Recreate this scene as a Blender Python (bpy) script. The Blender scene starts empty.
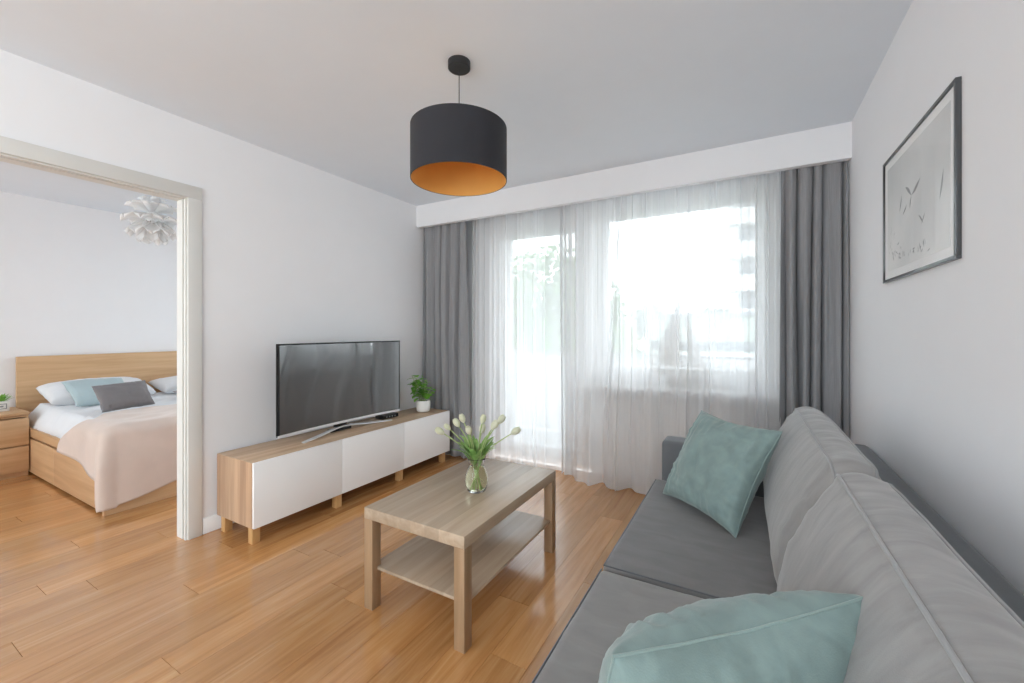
import bpy, bmesh, math, random
from mathutils import Vector, Matrix, noise
R = math.radians
random.seed(7)
sc = bpy.context.scene
col = sc.collection

# ------------------------------------------------------------------ materials
def new_mat(name):
    m = bpy.data.materials.new(name); m.use_nodes = True
    nt = m.node_tree; b = nt.nodes['Principled BSDF']
    return m, nt, b

def N(nt, typ, **kw):
    n = nt.nodes.new(typ)
    for k, v in kw.items():
        if k in n.inputs.keys(): n.inputs[k].default_value = v
        else: setattr(n, k, v)
    return n

def srgb(h):
    if isinstance(h, str):
        h = h.lstrip('#'); h = [int(h[i:i+2], 16)/255 for i in (0, 2, 4)]
    return tuple((c/12.92 if c <= .04045 else ((c+.055)/1.055)**2.4) for c in h) + (1,)

def coords(nt, scale=(1, 1, 1), use='Object'):
    tc = N(nt, 'ShaderNodeTexCoord'); mp = N(nt, 'ShaderNodeMapping')
    mp.inputs['Scale'].default_value = scale
    nt.links.new(tc.outputs[use], mp.inputs['Vector'])
    return mp.outputs['Vector']

def ramp(nt, fac, stops):
    r = N(nt, 'ShaderNodeValToRGB'); e = r.color_ramp.elements
    while len(e) < len(stops): e.new(.5)
    for el, (p, c) in zip(e, stops): el.position = p; el.color = c
    nt.links.new(fac, r.inputs['Fac'])
    return r.outputs['Color']

def bump(nt, b, height, strength, dist=.01):
    n = N(nt, 'ShaderNodeBump'); n.inputs['Strength'].default_value = strength; n.inputs['Distance'].default_value = dist
    nt.links.new(height, n.inputs['Height']); nt.links.new(n.outputs['Normal'], b.inputs['Normal'])

def plain(name, c, rough=.5, metal=0, spec=.5, var=.03, nscale=6, bumpk=.05, bscale=200, sheen=0, coat=0):
    m, nt, b = new_mat(name)
    v = coords(nt); n = N(nt, 'ShaderNodeTexNoise', Scale=nscale, Detail=3.0); nt.links.new(v, n.inputs['Vector'])
    c = srgb(c)
    lo = tuple(x*(1-var) for x in c[:3])+(1,); hi = tuple(min(1, x*(1+var)) for x in c[:3])+(1,)
    nt.links.new(ramp(nt, n.outputs['Fac'], [(.3, lo), (.7, hi)]), b.inputs['Base Color'])
    b.inputs['Roughness'].default_value = rough; b.inputs['Metallic'].default_value = metal
    b.inputs['Specular IOR Level'].default_value = spec
    b.inputs['Sheen Weight'].default_value = sheen; b.inputs['Coat Weight'].default_value = coat
    if bumpk:
        n2 = N(nt, 'ShaderNodeTexNoise', Scale=bscale, Detail=2.0); nt.links.new(v, n2.inputs['Vector'])
        bump(nt, b, n2.outputs['Fac'], bumpk, .002)
    return m

def wood(name, dark, light, axis='X', rough=.45, stripe=0, spec=.5, fine=1.0, stripe_axis=None):
    """grain runs along axis; stripe>0 adds glued strips of slightly different tone across it"""
    m, nt, b = new_mat(name)
    s = {'X': (1.2, 22, 22), 'Y': (22, 1.2, 22), 'Z': (22, 22, 1.2)}[axis]
    v = coords(nt, tuple(k*fine for k in s))
    n = N(nt, 'ShaderNodeTexNoise', Scale=1.0, Detail=6.0, Roughness=.6, Distortion=.4); nt.links.new(v, n.inputs['Vector'])
    c = ramp(nt, n.outputs['Fac'], [(.3, srgb(dark)), (.7, srgb(light))])
    if stripe:
        tc = N(nt, 'ShaderNodeTexCoord'); sp = N(nt, 'ShaderNodeSeparateXYZ'); nt.links.new(tc.outputs['Object'], sp.inputs[0])
        ax = stripe_axis or {'X': 'Y', 'Y': 'X', 'Z': 'Y'}[axis]
        mu = N(nt, 'ShaderNodeMath', operation='MULTIPLY'); mu.inputs[1].default_value = 1/stripe
        nt.links.new(sp.outputs[ax], mu.inputs[0])
        fl = N(nt, 'ShaderNodeMath', operation='FLOOR'); nt.links.new(mu.outputs[0], fl.inputs[0])
        wn = N(nt, 'ShaderNodeTexWhiteNoise', noise_dimensions='1D'); nt.links.new(fl.outputs[0], wn.inputs['W'])
        hs = N(nt, 'ShaderNodeHueSaturation'); mr = N(nt, 'ShaderNodeMapRange')
        mr.inputs['To Min'].default_value = .84; mr.inputs['To Max'].default_value = 1.1
        nt.links.new(wn.outputs['Value'], mr.inputs['Value']); nt.links.new(mr.outputs[0], hs.inputs['Value'])
        nt.links.new(c, hs.inputs['Color']); c = hs.outputs['Color']
    nt.links.new(c, b.inputs['Base Color'])
    b.inputs['Roughness'].default_value = rough; b.inputs['Specular IOR Level'].default_value = spec
    bump(nt, b, n.outputs['Fac'], .06, .002)
    return m

def floor_mat():
    m, nt, b = new_mat('oak_parquet')
    at = N(nt, 'ShaderNodeAttribute'); at.attribute_name = 'plank'
    tc = N(nt, 'ShaderNodeTexCoord')
    cx = N(nt, 'ShaderNodeCombineXYZ'); sep = N(nt, 'ShaderNodeSeparateColor'); nt.links.new(at.outputs['Color'], sep.inputs[0])
    for i, o in enumerate(('Red', 'Green', 'Blue')):
        mm = N(nt, 'ShaderNodeMath', operation='MULTIPLY'); mm.inputs[1].default_value = 17+9*i
        nt.links.new(sep.outputs[o], mm.inputs[0]); nt.links.new(mm.outputs[0], cx.inputs[i])
    ad = N(nt, 'ShaderNodeVectorMath', operation='ADD'); nt.links.new(tc.outputs['Object'], ad.inputs[0]); nt.links.new(cx.outputs[0], ad.inputs[1])
    mp = N(nt, 'ShaderNodeMapping'); mp.inputs['Scale'].default_value = (26, 1.5, 1); nt.links.new(ad.outputs[0], mp.inputs['Vector'])
    n = N(nt, 'ShaderNodeTexNoise', Scale=1.0, Detail=8.0, Roughness=.62, Distortion=.8); nt.links.new(mp.outputs[0], n.inputs['Vector'])
    mp2 = N(nt, 'ShaderNodeMapping'); mp2.inputs['Scale'].default_value = (5, .7, 1); nt.links.new(ad.outputs[0], mp2.inputs['Vector'])
    n2 = N(nt, 'ShaderNodeTexNoise', Scale=1.3, Detail=3.0, Distortion=1.5); nt.links.new(mp2.outputs[0], n2.inputs['Vector'])
    c1 = ramp(nt, n.outputs['Fac'], [(.28, srgb(FL[0])), (.5, srgb(FL[1])), (.75, srgb(FL[2]))])
    c2 = ramp(nt, n2.outputs['Fac'], [(.3, srgb(FL[3])), (.7, (1, 1, 1, 1))])
    mx = N(nt, 'ShaderNodeMix', data_type='RGBA', blend_type='MULTIPLY'); mx.inputs[0].default_value = .5
    nt.links.new(c1, mx.inputs[6]); nt.links.new(c2, mx.inputs[7])
    hs = N(nt, 'ShaderNodeHueSaturation'); mr = N(nt, 'ShaderNodeMapRange'); mr.inputs['To Min'].default_value = .86; mr.inputs['To Max'].default_value = 1.1
    nt.links.new(sep.outputs['Red'], mr.inputs['Value']); nt.links.new(mr.outputs[0], hs.inputs['Value']); nt.links.new(mx.outputs[2], hs.inputs['Color'])
    hs.inputs['Saturation'].default_value = 1.0
    nt.links.new(hs.outputs[0], b.inputs['Base Color'])
    b.inputs['Roughness'].default_value = .24; b.inputs['Specular IOR Level'].default_value = .6
    b.inputs['Coat Weight'].default_value = .7; b.inputs['Coat Roughness'].default_value = .13
    bump(nt, b, n.outputs['Fac'], .05, .002)
    return m

def fabric(name, c, rough=.9, sheen=.3, var=.08, weave=700, bstr=.15, trans=0, streak=None):
    m, nt, b = new_mat(name)
    v = coords(nt); n = N(nt, 'ShaderNodeTexNoise', Scale=5.0, Detail=5.0, Distortion=.6)
    if streak:
        v2 = coords(nt, streak); nt.links.new(v2, n.inputs['Vector'])
    else: nt.links.new(v, n.inputs['Vector'])
    c = srgb(c)
    nt.links.new(ramp(nt, n.outputs['Fac'], [(.3, tuple(x*(1-var) for x in c[:3])+(1,)), (.7, tuple(min(1, x*(1+var)) for x in c[:3])+(1,))]), b.inputs['Base Color'])
    b.inputs['Roughness'].default_value = rough; b.inputs['Sheen Weight'].default_value = sheen; b.inputs['Sheen Roughness'].default_value = .4
    b.inputs['Specular IOR Level'].default_value = .2
    n2 = N(nt, 'ShaderNodeTexNoise', Scale=float(weave), Detail=1.0); nt.links.new(v, n2.inputs['Vector'])
    n3 = N(nt, 'ShaderNodeTexNoise', Scale=9.0, Detail=5.0, Distortion=1.2); nt.links.new(v, n3.inputs['Vector'])
    ad = N(nt, 'ShaderNodeMath', operation='MULTIPLY_ADD'); ad.inputs[1].default_value = 3.0
    nt.links.new(n3.outputs['Fac'], ad.inputs[0]); nt.links.new(n2.outputs['Fac'], ad.inputs[2])
    bump(nt, b, ad.outputs[0], bstr, .004)
    return m

def sheer_mat():
    m = bpy.data.materials.new('white_voile'); m.use_nodes = True; nt = m.node_tree; nt.nodes.clear()
    out = N(nt, 'ShaderNodeOutputMaterial')
    tr = N(nt, 'ShaderNodeBsdfTransparent'); tl = N(nt, 'ShaderNodeBsdfTranslucent'); df = N(nt, 'ShaderNodeBsdfDiffuse')
    tl.inputs[0].default_value = (.84, .84, .845, 1); df.inputs[0].default_value = (.97, .97, .97, 1)
    a = N(nt, 'ShaderNodeMixShader'); a.inputs[0].default_value = SHEER_DIFF
    nt.links.new(tl.outputs[0], a.inputs[1]); nt.links.new(df.outputs[0], a.inputs[2])
    lw = N(nt, 'ShaderNodeLayerWeight', Blend=.35)
    # more thread is crossed at a grazing angle
    mr = N(nt, 'ShaderNodeMapRange'); mr.inputs['To Min'].default_value = SHEER_OPEN; mr.inputs['To Max'].default_value = .02
    mr.inputs['From Max'].default_value = .85
    nt.links.new(lw.outputs['Facing'], mr.inputs['Value'])
    b = N(nt, 'ShaderNodeMixShader'); nt.links.new(mr.outputs[0], b.inputs[0])
    nt.links.new(a.outputs[0], b.inputs[1]); nt.links.new(tr.outputs[0], b.inputs[2])
    nt.links.new(b.outputs[0], out.inputs[0])
    return m

def pane_mat():
    m = bpy.data.materials.new('window_glass'); m.use_nodes = True; nt = m.node_tree; nt.nodes.clear()
    out = N(nt, 'ShaderNodeOutputMaterial'); tr = N(nt, 'ShaderNodeBsdfTransparent'); gl = N(nt, 'ShaderNodeBsdfGlossy')
    tr.inputs[0].default_value = (.84, .855, .85, 1); gl.inputs['Roughness'].default_value = .02
    lw = N(nt, 'ShaderNodeLayerWeight', Blend=.5); mx = N(nt, 'ShaderNodeMixShader')
    pw = N(nt, 'ShaderNodeMath', operation='POWER'); pw.inputs[1].default_value = 5.0; ma = N(nt, 'ShaderNodeMath', operation='MULTIPLY_ADD'); ma.inputs[1].default_value = .9; ma.inputs[2].default_value = .04
    nt.links.new(lw.outputs['Facing'], pw.inputs[0]); nt.links.new(pw.outputs[0], ma.inputs[0]); nt.links.new(ma.outputs[0], mx.inputs[0]); nt.links.new(tr.outputs[0], mx.inputs[1]); nt.links.new(gl.outputs[0], mx.inputs[2])
    nt.links.new(mx.outputs[0], out.inputs[0])
    return m

def glass_mat(name, color, ior=1.45, rough=0.0):
    m, nt, b = new_mat(name)
    b.inputs['Base Color'].default_value = color; b.inputs['Transmission Weight'].default_value = 1
    b.inputs['IOR'].default_value = ior; b.inputs['Roughness'].default_value = rough
    return m

def leaf_mat(name, dark, light, rough=.45, trans=.25):
    m, nt, b = new_mat(name)
    v = coords(nt); n = N(nt, 'ShaderNodeTexNoise', Scale=14.0, Detail=3.0); nt.links.new(v, n.inputs['Vector'])
    c = ramp(nt, n.outputs['Fac'], [(.3, srgb(dark)), (.7, srgb(light))])
    nt.links.new(c, b.inputs['Base Color']); b.inputs['Roughness'].default_value = rough
    tl = N(nt, 'ShaderNodeBsdfTranslucent'); nt.links.new(c, tl.inputs[0])
    mx = N(nt, 'ShaderNodeMixShader'); mx.inputs[0].default_value = trans
    out = nt.nodes['Material Output']
    nt.links.new(b.outputs[0], mx.inputs[1]); nt.links.new(tl.outputs[0], mx.inputs[2]); nt.links.new(mx.outputs[0], out.inputs[0])
    return m

FL = ['#b47f4c', '#cd975f', '#dbae79', '#e8d8c4']
SHEER_OPEN, SHEER_DIFF = .23, .46
WORLD = 7.5
EXPO = 0.0
M = dict(
    wall=plain('white_wall_paint', '#f2f2f4', .8, spec=.2, var=.006, bumpk=.03, bscale=90),
    ceil=plain('white_ceiling_paint', '#e8eef5', .9, spec=.1, var=.006, bumpk=.02, bscale=90),
    trim=plain('white_trim_lacquer', '#f0f0f0', .4, var=.01, bumpk=0),
    jamb=plain('cream_door_lacquer', '#dddcd8', .4, var=.015, bumpk=0),
    rebate=plain('dark_taupe_rebate', '#6f6858', .6, var=.03, bumpk=0),
    upvc=plain('white_upvc', '#eeeeee', .3, var=.005, bumpk=0),
    floor=floor_mat(),
    bench=wood('washed_oak_veneer', '#b8977a', '#d8bb9c', 'Y', .5, .11),
    bench_side=wood('washed_oak_side', '#b08b6e', '#cfad8d', 'Z', .5, .06, stripe_axis='X'),
    bench_leg=wood('honey_oak', '#b98a55', '#d6aa73', 'Z', .5),
    door_white=plain('matt_white_foil', '#f3f2f1', .45, var=.005, bumpk=0),
    table=wood('grey_oak_foil', '#ad9780', '#c4b099', 'Y', .26, .075),  # greyish oak, made paler to hold the window's reflection on the top
    table_leg=wood('grey_oak_leg', '#987b5c', '#b39373', 'Z', .4),
    bed=wood('birch_veneer', '#c49c72', '#d9b58c', 'Y', .5, .0),
    bed_x=wood('birch_veneer_long', '#bd9269', '#d2aa7f', 'X', .5, .0),
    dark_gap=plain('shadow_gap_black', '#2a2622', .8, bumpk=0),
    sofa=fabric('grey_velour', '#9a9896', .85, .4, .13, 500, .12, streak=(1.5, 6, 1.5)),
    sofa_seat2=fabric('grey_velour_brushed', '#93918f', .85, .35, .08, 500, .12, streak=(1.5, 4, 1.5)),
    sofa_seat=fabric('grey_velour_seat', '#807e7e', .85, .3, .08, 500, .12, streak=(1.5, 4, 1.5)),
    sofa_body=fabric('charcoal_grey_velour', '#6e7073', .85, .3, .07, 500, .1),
    piping=fabric('grey_piping', '#a0a0a0', .8, .4, .05, 600, .1),
    teal=fabric('sea_green_velvet', '#879b98', .8, .35, .14, 400, .12, streak=(3, 3, 3)),
    teal_pipe=fabric('pale_green_seam', '#91a5a1', .8, .5, .05, 400, .1),
    drape=fabric('grey_linen', '#98989a', .95, .15, .10, 350, .25, streak=(60, 60, 1.2)),
    sheer=sheer_mat(), pane=pane_mat(),
    linen=fabric('white_bed_linen', '#e9ebee', .9, .1, .02, 300, .1),
    blanket=fabric('blush_blanket', '#dccabf', .95, .4, .04, 300, .15),
    grey_cush=fabric('mid_grey_velvet', '#807d7f', .85, .4, .06, 300, .1),
    aqua=fabric('aqua_cotton', '#b0c3c8', .9, .2, .05, 300, .1),
    lamp_out=fabric('black_cotton_shade', '#37373b', .9, .1, .05, 500, .1),
    black_metal=plain('black_lacquered_metal', '#2e2e30', .45, .3, bumpk=0),
    copper=plain('copper_foil', '#f0b865', .45, .1, var=.03, bumpk=0),
    bulb=plain('opal_bulb', '#efe9dc', .3, bumpk=0),
    screen=plain('tv_glass', '#040405', .3, var=0, bumpk=0, spec=.2, coat=1),
    tv_black=plain('tv_black_plastic', '#17181a', .35, bumpk=0),
    silver=plain('brushed_silver', '#e8e9eb', .3, .3, bumpk=0),
    box_black=plain('black_box_plastic', '#1c1c1e', .4, bumpk=0),
    pot=plain('white_ceramic', '#ecebe7', .35, var=.01, bumpk=0),
    soil=plain('potting_soil', '#3c2c1e', .95, var=.3, nscale=80, bumpk=.5),
    leaf=leaf_mat('green_leaf', '#5a9f38', '#9fd65c'),
    leaf2=leaf_mat('tulip_leaf', '#6ba04a', '#b2d184'),
    stem=leaf_mat('tulip_stem', '#a3ba74', '#c6d49a'),
    tulip=leaf_mat('cream_tulip', '#e4e6c8', '#f4f3e4', .6, .3),
    glass=glass_mat('clear_glass', (1, 1, 1, 1), 1.22), water=glass_mat('green_tinged_water', (.98, 1, .74, 1), 1.15),
    picture=None, mount=plain('white_mount_card', '#f6f6f6', .85, var=.005, bumpk=0),
    frame_dark=plain('dark_grey_frame', '#4b4d50', .3, .2, var=.03, bumpk=0, coat=.5),
    pic_glass=None,
    radiator=plain('cream_radiator_enamel', '#d9d2cc', .45, var=.01, bumpk=0),
    grey_metal=plain('grey_rail_metal', '#9b9d9f', .4, .3, bumpk=0),
    concrete=plain('white_render', '#dadada', .9, var=.04, nscale=2, bumpk=.1, bscale=40),
    slab=plain('pale_concrete', '#c5c5c3', .9, var=.06, nscale=2, bumpk=.1, bscale=40),
    ground=plain('grey_asphalt', '#8b8e88', .95, var=.15, nscale=.2, bumpk=0),
    bldg=plain('pale_facade_render', '#dcdcda', .9, var=.03, nscale=.5, bumpk=0),
    bldg_dark=plain('grey_recess_wall', '#8d9297', .7, var=.05, bumpk=0),
    bldg_green=plain('pale_green_cladding', '#b9c6bb', .8, var=.03, bumpk=0),
    bldg_glass=plain('dark_window_band', '#6d757c', .2, var=.05, bumpk=0),
    tree=leaf_mat('linden_leaves', '#48683a', '#86a866', .7, .3),
    tree2=leaf_mat('yellowing_leaves', '#8a8f3c', '#c2b85a', .7, .3),
    tree3=leaf_mat('far_woodland', '#5c6b58', '#7f8e78', .8, .2),
    bark=plain('brown_bark', '#5b4a3a', .9, var=.2, nscale=10, bumpk=.4, bscale=30),
    sail=fabric('white_sailcloth', '#e4e2de', .9, 0, .02, 300, .05),
    sail_line=plain('navy_sail_stripe', '#4a5560', .8, bumpk=0),
    boat_wood=plain('grey_driftwood', '#9a948c', .7, var=.1, nscale=20),
    lotus=plain('white_polypropylene', '#f2f2f2', .5, var=.005, bumpk=0),
    rug=None,
)

M['screen'].node_tree.nodes['Principled BSDF'].inputs['Coat IOR'].default_value = 2.5
M['screen'].node_tree.nodes['Principled BSDF'].inputs['Coat Roughness'].default_value = .035

# ------------------------------------------------------------------ mesh helpers
def link(name, me, mat, parent=None):
    o = bpy.data.objects.new(name, me); col.objects.link(o)
    for m in (mat if isinstance(mat, (list, tuple)) else [mat]):
        if m: me.materials.append(m)
    if parent is not None: o.parent = parent
    return o

def finish(name, bm, mat, parent=None, smooth=False, recalc=True):
    if recalc: bmesh.ops.recalc_face_normals(bm, faces=bm.faces)
    me = bpy.data.meshes.new(name); bm.to_mesh(me); bm.free()
    if smooth:
        for p in me.polygons: p.use_smooth = True
        if smooth != 'all':
            me.set_sharp_from_angle(angle=R(smooth if not isinstance(smooth, bool) else 40))
    return link(name, me, mat, parent)

def thing(name, label, cat, loc=(0, 0, 0), rz=0, group=None):
    o = bpy.data.objects.new(name, None); col.objects.link(o); o.empty_display_size = .1
    o.location = loc; o.rotation_euler = (0, 0, rz)
    return tag(o, label, cat, group)

def tag(o, label, cat, group=None):
    o['label'] = label; o['category'] = cat
    if group: o['group'] = group
    return o

def struct(o, label=None):
    o['kind'] = 'structure'
    if label: o['label'] = label
    return o

def add_box(bm, x0, x1, y0, y1, z0, z1, bev=0, seg=2):
    r = bmesh.ops.create_cube(bm, size=1)
    vs = r['verts']
    for v in vs:
        v.co = Vector(((x0+x1)/2+v.co.x*(x1-x0), (y0+y1)/2+v.co.y*(y1-y0), (z0+z1)/2+v.co.z*(z1-z0)))
    if bev:
        es = list({e for v in vs for e in v.link_edges})
        bmesh.ops.bevel(bm, geom=es, offset=bev, segments=seg, affect='EDGES', profile=.5)

def box(name, x0, x1, y0, y1, z0, z1, mat, parent=None, bev=0, seg=2):
    bm = bmesh.new(); add_box(bm, x0, x1, y0, y1, z0, z1, bev, seg)
    return finish(name, bm, mat, parent, smooth=30 if bev else False)

def boxes(name, lst, mat, parent=None, bev=0):
    bm = bmesh.new()
    for b in lst: add_box(bm, *b, bev=bev)
    return finish(name, bm, mat, parent, smooth=30 if bev else False)

def add_tube(bm, pts, r, n=10, cap=True):
    pts = [Vector(p) for p in pts]; rings = []
    rr = r if isinstance(r, (list, tuple)) else [r]*len(pts)
    up = None
    for i, p in enumerate(pts):
        t = (pts[min(i+1, len(pts)-1)]-pts[max(i-1, 0)]).normalized()
        if up is None:
            up = Vector((0, 0, 1)) if abs(t.z) < .9 else Vector((1, 0, 0))
        a = t.cross(up).normalized(); b = a.cross(t).normalized(); up = b
        rings.append([bm.verts.new(p+(a*math.cos(k*2*math.pi/n)+b*math.sin(k*2*math.pi/n))*rr[i]) for k in range(n)])
    for i in range(len(rings)-1):
        for k in range(n):
            bm.faces.new((rings[i][k], rings[i][(k+1) % n], rings[i+1][(k+1) % n], rings[i+1][k]))
    if cap:
        bm.faces.new(rings[0][::-1]); bm.faces.new(rings[-1])

def tube(name, pts, r, mat, parent=None, n=10):
    bm = bmesh.new(); add_tube(bm, pts, r, n); return finish(name, bm, mat, parent, smooth=50)

def add_lathe(bm, prof, n=32, cx=0, cy=0):
    rings = []
    for (r, z) in prof:
        if r < 1e-6: rings.append([bm.verts.new((cx, cy, z))])
        else: rings.append([bm.verts.new((cx+r*math.cos(k*2*math.pi/n), cy+r*math.sin(k*2*math.pi/n), z)) for k in range(n)])
    for a, b in zip(rings, rings[1:]):
        for k in range(n):
            k2 = (k+1) % n
            if len(a) == 1 and len(b) == 1: continue
            if len(a) == 1: bm.faces.new((a[0], b[k], b[k2]))
            elif len(b) == 1: bm.faces.new((a[k], b[0], a[k2]))
            else: bm.faces.new((a[k], a[k2], b[k2], b[k]))

def lathe(name, prof, mat, parent=None, n=32, cx=0, cy=0, sharp=40):
    bm = bmesh.new(); add_lathe(bm, prof, n, cx, cy); return finish(name, bm, mat, parent, smooth=sharp)

def soft_box(name, lo, hi, r, mat, parent=None, res=.03, disp=None):
    """rounded upholstery block; disp(p, n) returns an offset vector"""
    lo = Vector(lo); hi = Vector(hi); d = hi-lo
    n = [max(4, int(d[i]/res)) for i in range(3)]
    bm = bmesh.new(); cache = {}
    def V(i, j, k):
        key = (i, j, k)
        if key not in cache:
            # denser sampling near the ends so the radius reads
            def t(q, m, L):
                u = q/m
                return L*(.5-.5*math.cos(math.pi*u))*.5+L*u*.5
            p = Vector((lo.x+t(i, n[0], d.x), lo.y+t(j, n[1], d.y), lo.z+t(k, n[2], d.z)))
            inner = Vector([min(max(p[a], lo[a]+r), hi[a]-r) for a in range(3)])
            off = p-inner
            if off.length > 1e-9:
                nn = off.normalized(); p = inner+nn*r
            else: nn = Vector((0, 0, 1))
            if disp: p = p+disp(p, nn)
            cache[key] = bm.verts.new(p)
        return cache[key]
    for a in range(3):
        b, c = (a+1) % 3, (a+2) % 3
        for side in (0, n[a]):
            for i in range(n[b]):
                for j in range(n[c]):
                    q = []
                    for (di, dj) in ((0, 0), (1, 0), (1, 1), (0, 1)):
                        idx = [0, 0, 0]; idx[a] = side; idx[b] = i+di; idx[c] = j+dj
                        q.append(V(*idx))
                    bm.faces.new(q if side else q[::-1])
    return finish(name, bm, mat, parent, smooth='all')

def grid_sheet(name, fn, nu, nv, mat, parent=None, solid=0, smooth='all'):
    bm = bmesh.new()
    vs = [[bm.verts.new(fn(i/nu, j/nv)) for j in range(nv+1)] for i in range(nu+1)]
    for i in range(nu):
        for j in range(nv):
            bm.faces.new((vs[i][j], vs[i+1][j], vs[i+1][j+1], vs[i][j+1]))
    o = finish(name, bm, mat, parent, smooth=smooth, recalc=False)
    if solid:
        md = o.modifiers.new('thickness', 'SOLIDIFY'); md.thickness = solid; md.offset = 0
    return o

def ns(x, y=0., z=0.): return noise.noise(Vector((x, y, z)))

def cushion(name, label, cat, bl, right, up, w, h, t, mat, pipe=None, group=None, seed=0, nn=56, ear=.06, wr=1.0, pw=.42):
    """bl bottom-left corner, right/up unit vectors of the square face"""
    right = Vector(right).normalized(); up = Vector(up); up = (up-right*up.dot(right)).normalized(); nrm = right.cross(up)
    c = Vector(bl)+right*w/2+up*h/2
    root = thing(name, label, cat, tuple(c), 0, group)
    def outline(u, v):
        x = w/2*u*(1-ear*(1-v*v)*(abs(u)**1.5)); y = h/2*v*(1-ear*(1-u*u)*(abs(v)**1.5))
        x += .004*ns(v*3+seed, 7)*abs(u); y += .004*ns(u*3+seed, 3)*abs(v)
        return x, y
    def P(u, v, s):
        x, y = outline(u, v)
        e = max(0, (1-u*u)*(1-v*v))
        th = t/2*(e**pw)
        # gathers running in from the seam
        wob = .0075*wr*(1-e)*min(1, e*9)*(ns(u*11+seed, v*2.2, s*3)+.6*ns(u*2.2, v*11+seed, s*5))
        wob += .006*wr*ns(u*2+seed, v*2+v, s*9)*min(1, e*2)
        # deep creases
        wob -= .009*wr*min(1, e*4)*max(0, 1-abs(u*1.3+v*.8+.35*math.sin(v*2+seed)-.3+.2*s)/.06)*max(0, .6-abs(v+.1))
        return right*x+up*y+nrm*(s*(th+wob*(1 if e > 0 else 0)))
    bm = bmesh.new()
    def grid(s):
        vs = []
        for i in range(nn+1):
            row = []
            for j in range(nn+1):
                u = -math.cos(math.pi*i/nn)*.35+(2*i/nn-1)*.65; v = -math.cos(math.pi*j/nn)*.35+(2*j/nn-1)*.65
                row.append(bm.verts.new(P(u, v, s)))
            vs.append(row)
        for i in range(nn):
            for j in range(nn):
                q = (vs[i][j], vs[i+1][j], vs[i+1][j+1], vs[i][j+1]); bm.faces.new(q if s > 0 else q[::-1])
    grid(1); grid(-1)
    bmesh.ops.remove_doubles(bm, verts=bm.verts, dist=1e-5)
    finish('cover', bm, mat, root, smooth='all')
    if pipe:
        pts = []
        for a in range(4):
            for k in range(24):
                q = -1+2*k/24
                u, v = [(q, -1), (1, q), (-q, 1), (-1, -q)][a]
                x, y = outline(u, v); pts.append(right*x+up*y)
        pts.append(pts[0])
        tube('seam', pts,   .0023, pipe, root, n=6)
    return root

# ------------------------------------------------------------------ layout numbers
XL, XR = -2.885, .549          # left and right wall planes
YW = 3.5                       # window wall
YB = -2.6                      # back wall behind the camera
HC = 2.49
YP, ZP = 3.158, 2.275          # pelmet front and underside
BX = -5.83                     # bedroom head wall
DY1 = 1.185                    # right side of the doorway
DY0 = .05                      # left side of the doorway
DH = 2.02
WT = .105                      # partition thickness

# ------------------------------------------------------------------ floor
def build_floor():
    pw = .154; g = .0011
    starts = {13: .754, 11: .458, 7: .716, 10: .975, 9: 1.44, 6: 1.338, 1: 1.664, 0: 1.348, 12: 1.277, -1: 1.954, 2: 2.265}
    bm = bmesh.new(); cl = bm.loops.layers.color.new('plank')
    k = -9
    xa, xb, ya, yb = BX-.05, XR+.05, YB-.05, YW
    base = [bm.verts.new(p) for p in ((xa, ya, -.004), (xb, ya, -.004), (xb, yb, -.004), (xa, yb, -.004))]
    f = bm.faces.new(base)
    for l in f.loops: l[cl] = (.02, .5, .5, 1)
    while True:
        x1 = -.70-pw*k; x0 = x1-pw; k2 = k; k += 1
        if x1 < xa: break
        if x0 > xb: continue
        L = 1.36
        y = starts.get(k2, (k2*.53) % 1.36)
        while y > ya: y -= L
        while y < yb:
            a, b = max(y, ya)+g, min(y+L, yb)-g
            if b > a:
                c0, c1 = max(x0, xa)+g*.6, min(x1, xb)-g*.6
                vt = [bm.verts.new(p) for p in ((c0, a, 0), (c1, a, 0), (c1, b, 0), (c0, b, 0))]
                e = .0014
                vb = [bm.verts.new(p) for p in ((c0-g*.5, a-g*.9, -.0039), (c1+g*.5, a-g*.9, -.0039), (c1+g*.5, b+g*.9, -.0039), (c0-g*.5, b+g*.9, -.0039))]
                rc = (random.random(), random.random(), random.random(), 1)
                fs = [bm.faces.new(vt)]+[bm.faces.new((vb[i], vb[(i+1) % 4], vt[(i+1) % 4], vt[i])) for i in range(4)]
                for q in fs:
                    for l in q.loops: l[cl] = rc
            y += L
    # body of the slab below
    add_box(bm, xa, xb, ya, yb, -.06, -.0045)
    return struct(finish('floor', bm, M['floor'], None, recalc=False), 'honey oak plank floor')
build_floor()

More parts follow.
